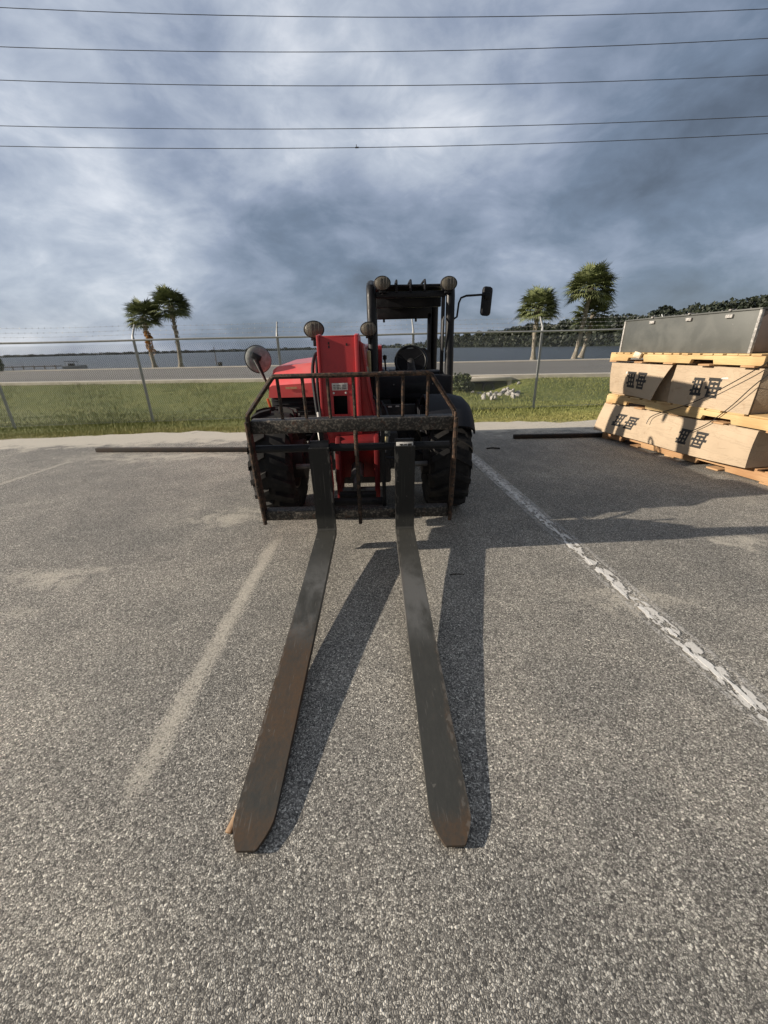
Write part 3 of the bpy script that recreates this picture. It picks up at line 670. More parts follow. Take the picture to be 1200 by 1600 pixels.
# dock, boat, small things on the lake
dk = empty('dock', (-102, 112, -2.0)); tag(dk, 'low wooden dock stretching over the water at far left', 'dock'); DO = (-102, 112, -2.0)
m = MB(); m.box(-122, -84.2, 111.3, 112.7, -1.35, -1.15); m.build('deck', MR['pole'], dk, origin=DO)
for i in range(14):
    x = -121.5+i*2.8
    m = MB(); m.tube([(x, 111.4, -2.6), (x, 111.4, -0.95)], 0.13, 6); m.build('piling', MR['pole'], dk, origin=DO)
bt = empty('motor_boat', (-80.5, 112, -2.0)); tag(bt, 'small white motor boat with dark canopy at the end of the dock', 'boat'); BO = (-80.5, 112, -2.0)
m = MB(); m.loft([[(-83.4, 112+a*w, z) for a, z in ((-1, -1.25), (-.6, -1.9), (.6, -1.9), (1, -1.25))] if 0 else [(x, 112+a*w, z+(dz if z > -1.5 else 0)) for a, z in ((-1, -1.3), (-.6, -2.05), (.6, -2.05), (1, -1.3))] for x, w, dz in ((-83.2, .9, 0), (-81, 1.1, 0), (-78.8, .9, .05), (-77.2, .15, .25))]); m.build('hull', MR['hull'], bt, origin=BO)
m = MB(); m.box(-82.4, -79.8, 111.2, 112.8, -0.25, -0.12, .03)
for x in (-82.2, -80):
    for y in (111.3, 112.7): m.tube([(x, y, -1.3), (x, y, -0.25)], 0.05, 5)
m.box(-81.8, -80.6, 111.5, 112.5, -1.3, -0.7, .03)
m.build('canopy', MR['black'], bt, origin=BO)
sp = empty('marker_post', (-16.4, 42.6, -0.1)); tag(sp, 'thin post with small dark box on the shore strip', 'post')
m = MB(); m.tube([(-16.4, 42.6, -0.1), (-16.4, 42.6, 1.7)], 0.035, 6); m.build('post', MR['pole'], sp, origin=(-16.4, 42.6, -0.1))
m = MB(); m.box(-16.25, -15.9, 42.5, 42.8, -0.08, 0.28, .02); m.build('meter_box', MR['dirty'], sp, origin=(-16.4, 42.6, -0.1))
# ------------------------------------------------------------------ pallet stack (local x = inward, local y = -s along the face)
PA = (3.085, 5.59, 0.0); PR = rad(8.5)
def ploc(x, s, z): c, sn = math.cos(PR), math.sin(PR); return (PA[0]+x*c+s*sn, PA[1]+x*sn-s*c, z)
def pallet(z, x0, s0, L_, Wd, h, label, m1, m2, rz=0.0, dense=False):
    root = empty('wood_pallet', ploc(x0, s0, z), PR+rz); tag(root, label, 'pallet', 'wooden pallets in the stack')
    hb = 0.016
    for k, x in enumerate((0.0, Wd/2-0.02, Wd-0.04)):      # notched stringers
        n1a, n1b, n2a, n2b = 0.16*L_, 0.30*L_, 0.62*L_, 0.76*L_
        zt = h-hb-0.001; zb = hb+0.001
        pts = [(-0.0, zb), (-n1a, zb), (-n1a-.015, zb+.04), (-n1b+.015, zb+.04), (-n1b, zb), (-n2a, zb), (-n2a-.015, zb+.04), (-n2b+.015, zb+.04), (-n2b, zb), (-L_, zb), (-L_, zt), (0, zt)]
        m = MB(); m.prism(pts, 'X', x, x+0.04, 0.002); m.build('stringer', m1, root)
    m = MB(); nb = 16 if dense else 11
    for k in range(nb):
        y = -L_*(k+0.0)/(nb)-random.uniform(0, .01); wdt = L_/nb*random.uniform(0.62, 0.9)
        o = random.uniform(-0.012, 0.008); m.box(o, Wd+o, y-wdt, y, h-hb, h, 0.002)
    m.build('deck_boards', m1, root)
    m = MB()
    for k in range(5):
        y = -L_*(k*0.225); m.box(-0.004, Wd, y-0.13, y-0.002, 0.0, hb, 0.002)
    m.build('bottom_boards', m2, root)
    return root
pallet(0.002, 0.02, 0.03, 2.35, 1.15, 0.12, 'lowest pallet of the stack, standing on the asphalt', MR['pineold'], MR['pineold'], rz=rad(2.0))
pallet(0.475, -0.01, 0.02, 2.35, 1.18, 0.125, 'middle pallet of the stack, between the two layers of cardboard', MR['pine'], MR['pineold'])
pallet(1.005, -0.035, -0.02, 1.97, 1.20, 0.115, 'top pallet of the stack, carrying the long grey crate', MR['pine'], MR['pineold'], dense=True)

def carton(label, s0, s1, z0, z1, face, depth=1.1, marks=(), x_in=0.05, ns=22, nz=14, closed=True, flaps=False, scraps=()):
    """cardboard wrapped load: a curved front sheet with real thickness over a plain carton body"""
    ctr = ploc(0, (s0+s1)/2, z0); root = empty('cardboard_carton', ctr, PR)
    tag(root, label, 'carton', 'cardboard cartons in the stack'); sm = (s0+s1)/2
    m = MB(); m.box(x_in, depth, -(s1-sm)+0.02, -(s0-sm)-0.02, 0.0, z1-z0, 0.004)
    m.build('body', MR['card'], root)
    def P(s, t, o=0.0):
        S, X, Z = face(s, t); return (X-o, -(S-sm), Z-z0)
    m = MB()
    for lay in (0.0, -0.006):
        for i in range(ns+1):
            for j in range(nz+1): m.v.append(P(s0+(s1-s0)*i/ns, j/nz, lay))
    N = (ns+1)*(nz+1)
    for i in range(ns):
        for j in range(nz):
            a = i*(nz+1)+j; m.f.append((a, a+1, a+nz+2, a+nz+1)); m.f.append((N+a, N+a+nz+1, N+a+nz+2, N+a+1))
    for i in range(ns):
        for j in (0, nz): a = i*(nz+1)+j; b = a+nz+1; m.f.append((a, b, N+b, N+a))
    for j in range(nz):
        for i in (0, ns): a = i*(nz+1)+j; b = a+1; m.f.append((a, b, N+b, N+a))
    m.build('front_sheet', MR['card'], root, smooth=50)
    if flaps: flaps(root, P, sm, z0)
    glyph1 = [(0, 1, .84, 1), (0, 1, 0, .16), (.10, .27, .12, .88), (.40, .58, .12, .88), (.72, .90, .12, .88), (.26, .74, .30, .42), (.26, .74, .56, .68), (-.08, .1, .66, .80), (-.08, .1, .2, .34)]
    glyph2 = [(0, 1, .84, 1), (.05, .95, 0, .15), (.08, .24, .1, .9), (.76, .92, .1, .9), (.24, .76, .64, .77), (.24, .76, .43, .55), (.24, .76, .20, .32), (.43, .58, .2, .8), (-.12, .1, .42, .58), (.9, 1.12, .42, .58)]
    for (sc, tc, ws, ht, gi, sk) in marks:
        m = MB()
        for (u0, u1, v0, v1) in (glyph1 if gi == 0 else glyph2):
            nn = 4
            for i in range(nn):
                for j in range(3):
                    q = []
                    for (aa, bb) in ((i, j), (i+1, j), (i+1, j+1), (i, j+1)):
                        uu_ = u0+(u1-u0)*aa/nn; v_ = v0+(v1-v0)*bb/3
                        q.append(P(sc+(uu_-.5)*ws+sk*(v_-.5), tc+(v_-.5)*ht, 0.0012))
                    m.add(q, [(0, 1, 2, 3)])
        m.build('printed_mark', MR['ink'], root, smooth=0)
    for (sc, tc, w_, h_) in scraps:
        m = MB(); m.add([P(sc+a*w_, tc+b_*h_, 0.0015) for a, b_ in ((0, 0), (1, .3), (.9, 1), (.2, .8))], [(0, 1, 2, 3)]); m.build('torn_label', MR['white'], root, smooth=0)
    return root
# upper left sheet: its near edge curls outward and runs diagonally
def fUL(s, t):
    near = s/0.98; S = s*(1.0)+near*(t-1.0)*0.14*-1*-1
    X = -0.012+0.045*(1-t)-0.012*math.sin(math.pi*t)-0.10*near**2.5*(1-t)**0.8
    return S, X, 0.605+(0.995-0.605)*t+0.02*(1-near)*(1-t)+0.0*s
def fUR(s, t):
    k = (s-0.82)/(1.98-0.82)
    X = 0.02-0.018*math.sin(math.pi*t)*0.8*(0.5+0.5*math.sin(k*5+1))-0.02*(1-t)**1.5+0.010*math.sin(k*13)*(1-t)
    return s, X, 0.60+(0.998-0.60)*t
carton('left cardboard carton of the upper layer, its loose sheet curling out at the edge', 0.0, 0.98, 0.60, 0.995, fUL, scraps=[(0.30, .66, .03, .09)], marks=[(0.43, .50, .155, .50, 0, -.03), (0.62, .50, .155, .50, 1, -.03)])
carton('right cardboard carton of the upper layer, reaching the near corner of the stack', 1.0, 1.93, 0.60, 0.998, scraps=[(1.55, .72, .08, .05)], face= lambda s, t: fUR(0.80+(s-1.0)*1.27 if False else s, t), marks=[(1.33, .50, .12, .44, 0, .0), (1.50, .50, .14, .48, 1, .0)])
def fLO(s, t):
    k = s/2.06
    X = 0.0-(0.075-0.065*k)*(1-t)-0.010*math.sin(math.pi*t)-0.012*math.sin(k*9)*(1-t*t)
    Z = 0.105+0.02*k+(0.475-0.105-0.02*k)*t+0.0*(1-k)*(1-t)+0.010*math.sin(k*7)*(1-t)
    return s+(t-1)*0.05*(1-k), X, Z
def fl(root, P, sm, z0):
    for s_, dy_, xin in ((0.0, 0.012, 0.25), (2.06, -0.014, 0.6)):
        m = MB(); secs = []
        for k in range(9):
            t = k/8; a = Vector(P(s_, t)); b = Vector((xin, a.y+dy_, a.z)); th = Vector((0, dy_*0.5, 0)); secs.append([a, b, b+th, a+th])
        m.loft(secs); m.build('end_flap', MR['card'], root, smooth=0)
carton('long cardboard carton of the lower layer, its sheet leaning out at the bottom', 0.0, 2.06, 0.122, 0.475, fLO, flaps=fl, marks=[(0.40, .52, .15, .44, 0, .05), (0.60, .50, .15, .44, 1, .05), (1.36, .48, .13, .44, 0, .03), (1.55, .48, .14, .46, 1, .03)])
# long grey crate on top
cr = empty('metal_crate', ploc(0.05, 0.04, 1.121), PR); tag(cr, 'long dull grey metal crate with pale corner trim on top of the pallet stack', 'crate')
Lc, hc = 1.68, 0.362
m = MB(); m.box(0.0, 0.95, -Lc, 0.0, 0.0, hc, 0.004); m.build('body', MR['crate'], cr)
m = MB(); m.box(0.01, 0.94, -Lc-0.006, -Lc-0.001, 0.01, hc-0.01, 0.001); m.build('end_panel', MR['crateend'], cr)
m = MB(); m.box(-0.012, 0.962, -Lc-0.012, 0.012, hc+0.001, hc+0.016, 0.003); m.build('lid', MR['crate'], cr)
for y in (0.004, -Lc-0.004): 
    m = MB(); m.box(-0.010, 0.018, y-0.012, y+0.012, 0.0, hc, 0.002); m.build('corner_trim', MR['trimw'], cr)
for y in (-0.45, -0.95, -1.40):
    m = MB(); m.box(-0.022, -0.002, y-0.035, y+0.035, hc-0.05, hc-0.02, 0.003); m.box(-0.03, 0.03, y-0.012, y+0.012, hc+0.010, hc+0.026, 0.003); m.build('latch', MR['trimw'], cr)
for y in np.linspace(-0.05, -1.58, 12):
    m = MB(); m.cbox((-0.002, y, hc+0.019), (0.014, 0.014, 0.006), 0.002); m.build('rivet', MR['steelgrey'], cr)
m = MB(); m.cbox((0, 0, 0), (0.05, 0.09, 0.065), 0.006); o = m.build('wood_block', worn('pale_block_wood', (0.62, 0.53, 0.40), (0.5, 0.4, 0.28), 9)); o.location = ploc(-0.065, 0.50, 1.095); o.rotation_euler = (0.25, 0.1, PR+0.3)
tag(o, 'small pale wood block caught on the edge of the top pallet', 'wood block')
def strap(pts, lab):
    P_ = [Vector(ploc(*q)) for q in pts]; out = []
    for i in range(len(P_)-1):
        a = P_[max(i-1, 0)]; b = P_[i]; c = P_[i+1]; d = P_[min(i+2, len(P_)-1)]
        for k in range(8):
            t = k/8; out.append(0.5*((2*b)+(-a+c)*t+(2*a-5*b+4*c-d)*t*t+(-a+3*b-3*c+d)*t**3))
    out.append(P_[-1]); m = MB(); m.tube(out, 0.0045, 6); o = m.build('cord', MR['black'], origin=P_[0]); o.location = P_[0]; tag(o, lab, 'cord')
strap([(-0.02, 2.05, 1.12), (-0.045, 1.85, 0.95), (-0.035, 1.5, 0.72), (-0.035, 1.25, 0.59), (-0.035, 1.0, 0.49), (-0.05, 0.88, 0.42), (-0.07, 0.86, 0.34)], 'black cord hanging in front of the cartons, the farther reaching one')
strap([(-0.0, 2.08, 1.05), (-0.035, 1.93, 0.86), (-0.035, 1.78, 0.66), (-0.035, 1.6, 0.47), (-0.055, 1.42, 0.34)], 'black cord hanging in front of the cartons nearest the corner')

# ------------------------------------------------------------------ telehandler
TO = (-0.155, 4.4, 0.0); TH = empty('telehandler', TO)
tag(TH, 'compact red and black telehandler with open cab and long forks, parked facing the camera', 'telehandler')
def P_(mb, name, m, parent=None, smooth=40, label=None): return mb.build(name, MR[m] if isinstance(m, str) else m, parent or TH, smooth, TO, label)
# --- wheels
def wheel(cx, cy, side):
    R_, w = 0.42, 0.31; cz = R_-0.006
    prof = [(0.235, -w*0.40), (0.30, -w*0.5), (0.36, -w*0.49), (0.385, -w*0.40), (0.392, 0), (0.385, w*0.40), (0.36, w*0.49), (0.30, w*0.5), (0.235, w*0.40)]
    root = empty('wheel', (cx-TO[0], cy-TO[1], 0)); root.parent = TH
    O = (cx, cy, 0)
    m = MB(); m.lathe(prof, (cx, cy, cz), 'X', 40)
    for k in range(36):
        for sd in (-1, 1):
            a0 = 2*math.pi*(k+(0.5 if sd > 0 else 0))/18/2*1
            if k % 2 == 0 and True:
                pass
            a = 2*math.pi*k/18*0.5+(0.09 if sd > 0 else 0)
            if k % 2: continue
            # chevron lug from the shoulder towards the centre line
            secs = []
            for q, (xx, r_out, r_in) in enumerate(((0.02, 0.424, 0.38), (0.09, 0.42, 0.38), (0.145, 0.405, 0.35), (0.160, 0.36, 0.31))):
                aa = a*1+q*0.085; wd = 0.052+0.006*q; ring = []
                for (r, da) in ((r_in, -wd), (r_out, -wd*0.8), (r_out, wd*0.8), (r_in, wd)):
                    ring.append((cx+sd*xx, cy+r*math.cos(aa+da), cz+r*math.sin(aa+da)))
                secs.append(ring)
            m.loft(secs)
    m.build('tyre', MR['rubber'], root, 30, O)
    m = MB(); s = side
    m.lathe([(0.24, -0.12), (0.245, 0.12), (0.225, 0.12), (0.21, 0.05*s), (0.10, 0.03*s), (0.09, 0.075*s), (0.0, 0.08*s)], (cx, cy, cz), 'X', 32); m.build('rim', MR['rimw'], root, 30, O)
for cx, sd in ((0.505, 1), (-0.835, -1)):
    for cy in (3.20, 5.50): wheel(cx, cy, sd)
# --- chassis
m = MB(); m.box(-0.42, 0.12, 2.98, 6.1, 0.38, 0.66, 0.02); m.box(-0.36, 0.06, 2.86, 3.3, 0.30, 0.62, 0.02); P_(m, 'chassis', 'dirty')
for cy in (3.20, 5.50):
    m = MB(); m.tube([(-0.72, cy, 0.42), (-0.35, cy, 0.42), (-0.28, cy, 0.42), (-0.03, cy, 0.42), (0.04, cy, 0.42), (0.42, cy, 0.42)], [0.07, 0.08, 0.13, 0.13, 0.08, 0.07], 14)
    for x in (-0.68, 0.37): m.lathe([(0.0, -0.06), (0.15, -0.05), (0.16, 0.05), (0, 0.06)], (x, cy, 0.42), 'X', 18)
    P_(m, 'axle', 'dirty')
# --- boom
m = MB(); m.prism([(3.0, 1.02), (3.0, 1.26), (5.95, 1.30), (6.05, 1.18), (6.0, 0.98)], 'X', -0.405, -0.155, 0.008); P_(m, 'boom', 'red')
m = MB(); m.prism([(5.0, 0.7), (5.2, 1.34), (6.05, 1.36), (6.15, 0.7)], 'X', -0.47, -0.43, 0.006); m.prism([(5.0, 0.7), (5.2, 1.27), (6.05, 1.29), (6.15, 0.7)], 'X', -0.13, 0.025, 0.006); P_(m, 'boom_pivot_frame', 'red')
hd = MB()
cheek = [(2.90, 1.335), (3.02, 1.345), (3.25, 1.33), (3.42, 1.20), (3.42, 0.98), (3.15, 0.78), (3.05, 0.62), (2.83, 0.62)]
hd.prism(cheek, 'X', -0.425, -0.407, 0.003); hd.prism(cheek, 'X', -0.170, -0.142, 0.004)
# front plate with a real window, slightly behind the cheek edges
def fy(z): return 2.855+(z-0.62)/(1.33-0.62)*0.065
def plate(x0, x1, z0, z1): hd.loft([[(x0, fy(z), z), (x1, fy(z), z), (x1, fy(z)+0.012, z), (x0, fy(z)+0.012, z)] for z in (z0, z1)])
plate(-0.406, -0.171, 0.945, 1.322); plate(-0.406, -0.335, 0.820, 0.944); plate(-0.238, -0.171, 0.820, 0.944); plate(-0.406, -0.171, 0.62, 0.819)
hd.box(-0.406, -0.171, 2.935, 3.28, 1.318, 1.332, 0.002)
P_(hd, 'boom_head', 'red', smooth=30)
m = MB(); m.box(-0.40, -0.18, 3.02, 3.04, 0.75, 1.0); P_(m, 'boom_inner', 'black')
m = MB()   # flared side gusset
m.prism([(-0.141, 1.30), (-0.115, 1.28), (-0.100, 1.15), (-0.075, 0.95), (-0.045, 0.80), (-0.028, 0.62), (-0.141, 0.62)], 'Y', 2.955, 2.98, 0.003)
m.loft([[(-0.115, y, 1.28), (-0.100, y, 1.15), (-0.075, y, 0.95), (-0.045, y, 0.80), (-0.028, y, 0.62), (-0.040, y, 0.62), (-0.057, y, 0.80), (-0.087, y, 0.95), (-0.112, y, 1.15), (-0.127, y, 1.28)] for y in (2.93, 3.30)])
P_(m, 'boom_gusset', 'red')
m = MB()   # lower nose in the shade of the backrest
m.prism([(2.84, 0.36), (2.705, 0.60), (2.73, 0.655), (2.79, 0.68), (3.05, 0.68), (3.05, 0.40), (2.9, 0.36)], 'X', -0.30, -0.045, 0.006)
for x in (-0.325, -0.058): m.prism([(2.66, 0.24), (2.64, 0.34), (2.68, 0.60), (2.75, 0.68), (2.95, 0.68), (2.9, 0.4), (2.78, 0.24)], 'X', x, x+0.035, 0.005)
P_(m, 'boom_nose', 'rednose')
m = MB(); m.tube([(-0.30, 2.70, 0.305), (-0.05, 2.70, 0.305)], 0.026, 14); P_(m, 'pivot_pin', 'steelgrey')
m = MB(); m.cbox((-0.285, fy(1.0)-0.002, 1.005), (0.11, 0.003, 0.048), 0.001); P_(m, 'warning_label', 'white', label='white warning label on the boom head')
for k, (dx_, w_) in enumerate(((-0.038, 0.016), (-0.008, 0.03), (0.030, 0.028))):
    for dz_ in (0.010, -0.002, -0.013):
        m = MB(); m.cbox((-0.285+dx_, fy(1.0)-0.0045, 1.005+dz_), (w_, 0.0012, 0.004)); P_(m, 'label_print', 'ink')
for x in (-0.33, -0.245):
    m = MB(); m.lathe([(0.0, -0.008), (0.007, -0.007), (0.008, 0.0)], (x, fy(0.965), 0.963), 'Y', 10); P_(m, 'bolt', 'white')
for x, z in ((-0.345, 1.285), (-0.345, 1.262), (-0.225, 1.275)):
    m = MB(); m.cbox((x, fy(z)-0.001, z), (0.010, 0.002, 0.016)); P_(m, 'paint_chip', 'ink')
# tilt cylinder behind the nose, hoses
m = MB(); m.tube([(-0.18, 3.0, 0.52), (-0.18, 2.62, 0.42)], [0.045, 0.045], 12); m.tube([(-0.18, 2.62, 0.42), (-0.18, 2.52, 0.40)], 0.025, 10); P_(m, 'tilt_cylinder', 'steelgrey')
def hose(pts, r, mm='blackm', name='hydraulic_hose'):
    Q = [Vector(q) for q in pts]; out = []
    for i in range(len(Q)-1):
        a = Q[max(i-1, 0)]; b = Q[i]; c = Q[i+1]; d = Q[min(i+2, len(Q)-1)]
        for k in range(6): t = k/6; out.append(0.5*((2*b)+(-a+c)*t+(2*a-5*b+4*c-d)*t*t+(-a+3*b-3*c+d)*t**3))
    out.append(Q[-1]); m = MB(); m.tube(out, r, 8); return P_(m, name, mm)
hose([(-0.44, 3.3, 1.16), (-0.46, 3.1, 1.22), (-0.475, 2.96, 1.12), (-0.46, 2.88, 0.92), (-0.43, 2.80, 0.72), (-0.38, 2.65, 0.62), (-0.35, 2.55, 0.55)], 0.013)
hose([(-0.44, 3.35, 1.12), (-0.455, 3.1, 1.19), (-0.45, 2.97, 1.06), (-0.44, 2.9, 0.88), (-0.40, 2.80, 0.66), (-0.35, 2.6, 0.6)], 0.011)
hose([(-0.445, 2.84, 0.84), (-0.435, 2.80, 0.76), (-0.43, 2.78, 0.68)], 0.009, 'white', 'hose_sleeve')
hose([(-0.40, 2.52, 0.80), (-0.385, 2.48, 0.72), (-0.365, 2.46, 0.66)], 0.012, 'white', 'hose_sleeve')
hose([(0.02, 2.9, 0.78), (0.03, 2.75, 0.74), (0.02, 2.65, 0.66), (-0.02, 2.6, 0.63)], 0.012, 'yellow')
hose([(0.10, 3.3, 0.55), (0.12, 2.9, 0.50), (0.05, 2.65, 0.55), (-0.0, 2.5, 0.6)], 0.012)
hose([(-0.45, 3.3, 0.5), (-0.46, 2.9, 0.52), (-0.42, 2.6, 0.5), (-0.36, 2.5, 0.45)], 0.012)
m = MB(); m.cbox((0.035, 2.55, 0.765), (0.035, 0.02, 0.09), 0.003); P_(m, 'valve_plate', 'mirrorback')
# --- hood and engine bay
def sec(y, a): return [(x, y, z) for x, z in a]
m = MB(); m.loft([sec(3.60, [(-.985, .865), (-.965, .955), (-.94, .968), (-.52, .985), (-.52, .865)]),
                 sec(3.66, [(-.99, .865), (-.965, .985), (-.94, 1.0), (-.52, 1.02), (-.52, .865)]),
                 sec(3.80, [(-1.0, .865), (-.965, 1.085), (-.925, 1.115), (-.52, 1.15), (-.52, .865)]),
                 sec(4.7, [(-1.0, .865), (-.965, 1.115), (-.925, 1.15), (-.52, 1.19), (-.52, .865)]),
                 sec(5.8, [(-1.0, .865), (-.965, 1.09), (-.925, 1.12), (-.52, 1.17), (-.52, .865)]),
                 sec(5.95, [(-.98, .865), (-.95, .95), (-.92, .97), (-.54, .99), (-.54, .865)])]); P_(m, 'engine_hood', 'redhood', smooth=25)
m = MB(); m.box(-0.985, -0.50, 3.66, 5.9, 0.46, 0.862, 0.02); P_(m, 'engine_bay', 'black')
m = MB()
for z in np.arange(0.52, 0.84, 0.035): m.cbox((-0.745, 3.652, z), (0.42, 0.012, 0.010), 0.003, Matrix.Rotation(0.5, 3, 'X'))
P_(m, 'grille', 'blackm')
m = MB(); m.cbox((-0.775, 3.594, 0.945), (0.10, 0.003, 0.018)); P_(m, 'hood_label', worn('faded_yellow_sticker', (0.55, 0.38, 0.2), (0.5, 0.3, 0.16), 60, bump=0))
m = MB(); m.cbox((-0.975, 3.58, 0.80), (0.022, 0.014, 0.13), 0.004, Matrix.Rotation(-0.22, 3, 'Y')); P_(m, 'side_reflector', 'orange')
m = MB(); m.box(-1.02, -0.52, 3.40, 3.70, 0.66, 0.70, 0.01); P_(m, 'step_plate', 'dirty')
# --- fenders
def fender(x0, x1, out):
    secs = []
    for k in range(15):
        a = rad(40+120*k/14); ca, sa = -math.cos(a), math.sin(a)
        ring = []
        s_ = 1 if out > 0 else -1; xi, xo = (x0, x1) if out > 0 else (x1, x0)
        for (x, r) in ((xi, .50), (xo-s_*.15, .50), (xo-s_*.06, .478), (xo-s_*.012, .43), (xo, .37), (xo-s_*.012, .37), (xo-s_*.028, .42), (xo-s_*.07, .462), (xo-s_*.15, .478), (xi, .478)):
            ring.append((x, 3.20+ca*r*1.02, 0.415+sa*r*0.98))
        secs.append(ring)
    m = MB(); m.loft(secs); P_(m, 'fender', 'blackm')
fender(0.33, 0.685, 1)
# --- cab
rt = 0.040
XL, XR, YF, YB = -0.065, 0.640, 3.98, 5.08
for x in (XL, XR):
    m = MB(); pts = [(x, YF-0.10, 0.70), (x, YF-0.05, 1.0), (x, YF, 1.45), (x, YF+0.01, 1.66), (x, YF+0.035, 1.735), (x, YF+0.10, 1.765), (x, YF+0.5, 1.775), (x, YB-0.1, 1.775), (x, YB-0.02, 1.74), (x, YB, 1.66), (x, YB+0.02, 1.0), (x, YB+0.04, 0.7)]
    m.tube(pts, rt if x > 0 else 0.044, 12); P_(m, 'rollover_frame', 'black')
m = MB(); m.box(XR-0.075, XR-0.045, YF+0.01, YF+0.05, 0.9, 1.72, 0.004); P_(m, 'front_post', 'dirty')
m = MB(); m.box(XL+0.62, XL+0.665, YB-0.06, YB, 0.7, 1.60, 0.005); P_(m, 'rear_post', 'black')
m = MB(); m.box(XL+0.0, XR-0.0, YF+0.06, YB-0.02, 1.745, 1.765, 0.006); P_(m, 'roof_panel', 'black')
m = MB(); m.box(XL+.04, XR-.04, YF+0.00, YF+0.05, 1.655, 1.705, 0.01); P_(m, 'front_header', 'black'); m = MB(); m.box(XL+.04, XR-.04, YB-0.06, YB-0.01, 1.545, 1.742, 0.01)
for x in (XL+0.12, XR-0.22): m.tube([(x, YB-0.04, 1.55), (x, YB-0.04, 1.515)], 0.012, 8)
P_(m, 'roof_header', 'black')
m = MB(); m.box(XL+.04, XR-.04, YF+0.30, YF+0.34, 1.60, 1.742, 0.01); P_(m, 'sun_visor', 'black')
m = MB(); m.tube([(XL+.03, YF+0.0, 1.750), (XR-.03, YF+0.0, 1.745)], 0.009, 8)
for x in (0.16, 0.285, 0.41):
    m.tube([(x, YF-0.005, 1.70), (x, YF-0.02, 1.755), (x, YF+0.02, 1.79), (x, YF+0.12, 1.795), (x, YF+0.6, 1.80), (x, YB-0.05, 1.79)], 0.010, 8)
P_(m, 'roof_guard', 'blackm')
m = MB(); m.box(-0.075, 0.665, 3.84, 4.02, 0.80, 1.005, 0.03); P_(m, 'front_console', 'blackm')
m = MB(); m.box(-0.04, 0.62, 4.03, 4.25, 0.86, 1.035, 0.04); P_(m, 'dashboard', 'blackm')
m = MB(); m.box(-0.09, 0.62, 4.0, 5.3, 0.52, 0.60, 0.02); m.box(-0.09, -0.05, 4.0, 5.2, 0.6, 0.98, 0.01); m.box(0.58, 0.63, 4.9, 5.2, 0.6, 0.98, 0.01); m.box(-0.05, 0.62, 5.15, 5.9, 0.5, 1.0, 0.03); P_(m, 'cab_tub', 'black')
m = MB(); m.box(0.02, 0.36, 3.46, 3.90, 0.60, 0.64, 0.01); m.box(0.00, 0.28, 3.30, 3.34, 0.50, 0.82, 0.01, Matrix.Translation((0, 0, 0))); P_(m, 'front_cover', 'dirty')
m = MB(); m.box(0.33, 0.46, 3.40, 3.9, 0.5, 0.80, 0.02); P_(m, 'battery_box', 'blackm')
m = MB(); m.cbox((0.07, 3.296, 0.805), (0.03, 0.004, 0.010)); m.cbox((0.13, 3.296, 0.808), (0.03, 0.004, 0.010)); P_(m, 'cover_clip', 'white')
# seat, wheel, levers
m = MB(); m.loft([[(0.20, y, .72), (0.56, y, .72), (0.585, y, 1.0), (0.57, y, 1.18), (0.51, y, 1.235), (0.25, y, 1.235), (0.19, y, 1.18), (0.175, y, 1.0)] for y in (4.84, 4.96)]); P_(m, 'seat_back', 'blackm')
m = MB(); m.box(0.16, 0.60, 4.46, 4.88, 0.70, 0.80, 0.04); P_(m, 'seat_cushion', 'blackm')
stw = empty('steering_wheel', (0.315-TO[0], 4.36-TO[1], 1.115)); stw.parent = TH; stw.rotation_euler = (rad(62), 0, 0)
m = MB(); m.tube([(0.158*math.cos(a), 0.158*math.sin(a), 0) for a in np.linspace(0, 2*math.pi, 40, endpoint=False)], 0.0135, 10, closed=True); m.build('rim', MR['black'], stw)
for a in (rad(270), rad(30), rad(150)):
    m = MB(); m.tube([(0.03*math.cos(a), 0.03*math.sin(a), -0.02), (0.155*math.cos(a), 0.155*math.sin(a), 0)], 0.009, 6); m.build('spoke', MR['black'], stw)
m = MB(); m.lathe([(0, .0), (.035, -.005), (.04, -.03), (.0, -.05)], (0, 0, 0), 'Z', 16); m.build('hub', MR['dirty'], stw)
m = MB(); m.tube([(0.315, 4.36, 1.10), (0.315, 4.20, 0.98)], [0.035, 0.05], 12); P_(m, 'steering_column', 'dirty')
m = MB(); m.box(0.02, 0.10, 4.60, 4.9, 0.8, 1.02, 0.02); m.tube([(0.06, 4.62, 1.0), (0.05, 4.58, 1.13)], 0.010, 8); m.lathe([(0, -.03), (.02, -.02), (.022, .02), (0, .03)], (0.05, 4.575, 1.15), 'Z', 12); P_(m, 'control_lever', 'black')
m = MB(); m.tube([(0.635-0.05, YF-0.03, 1.20), (0.635-0.065, YF-0.05, 1.23), (0.635-0.065, YF-0.05, 1.46), (0.635-0.05, YF-0.02, 1.49)], 0.008, 8); P_(m, 'grab_handle', 'steelgrey')
m = MB(); m.cbox((XL-0.035, YF-0.16, 1.13), (0.035, 0.05, 0.20), 0.015); P_(m, 'hose_guard', 'yellow')
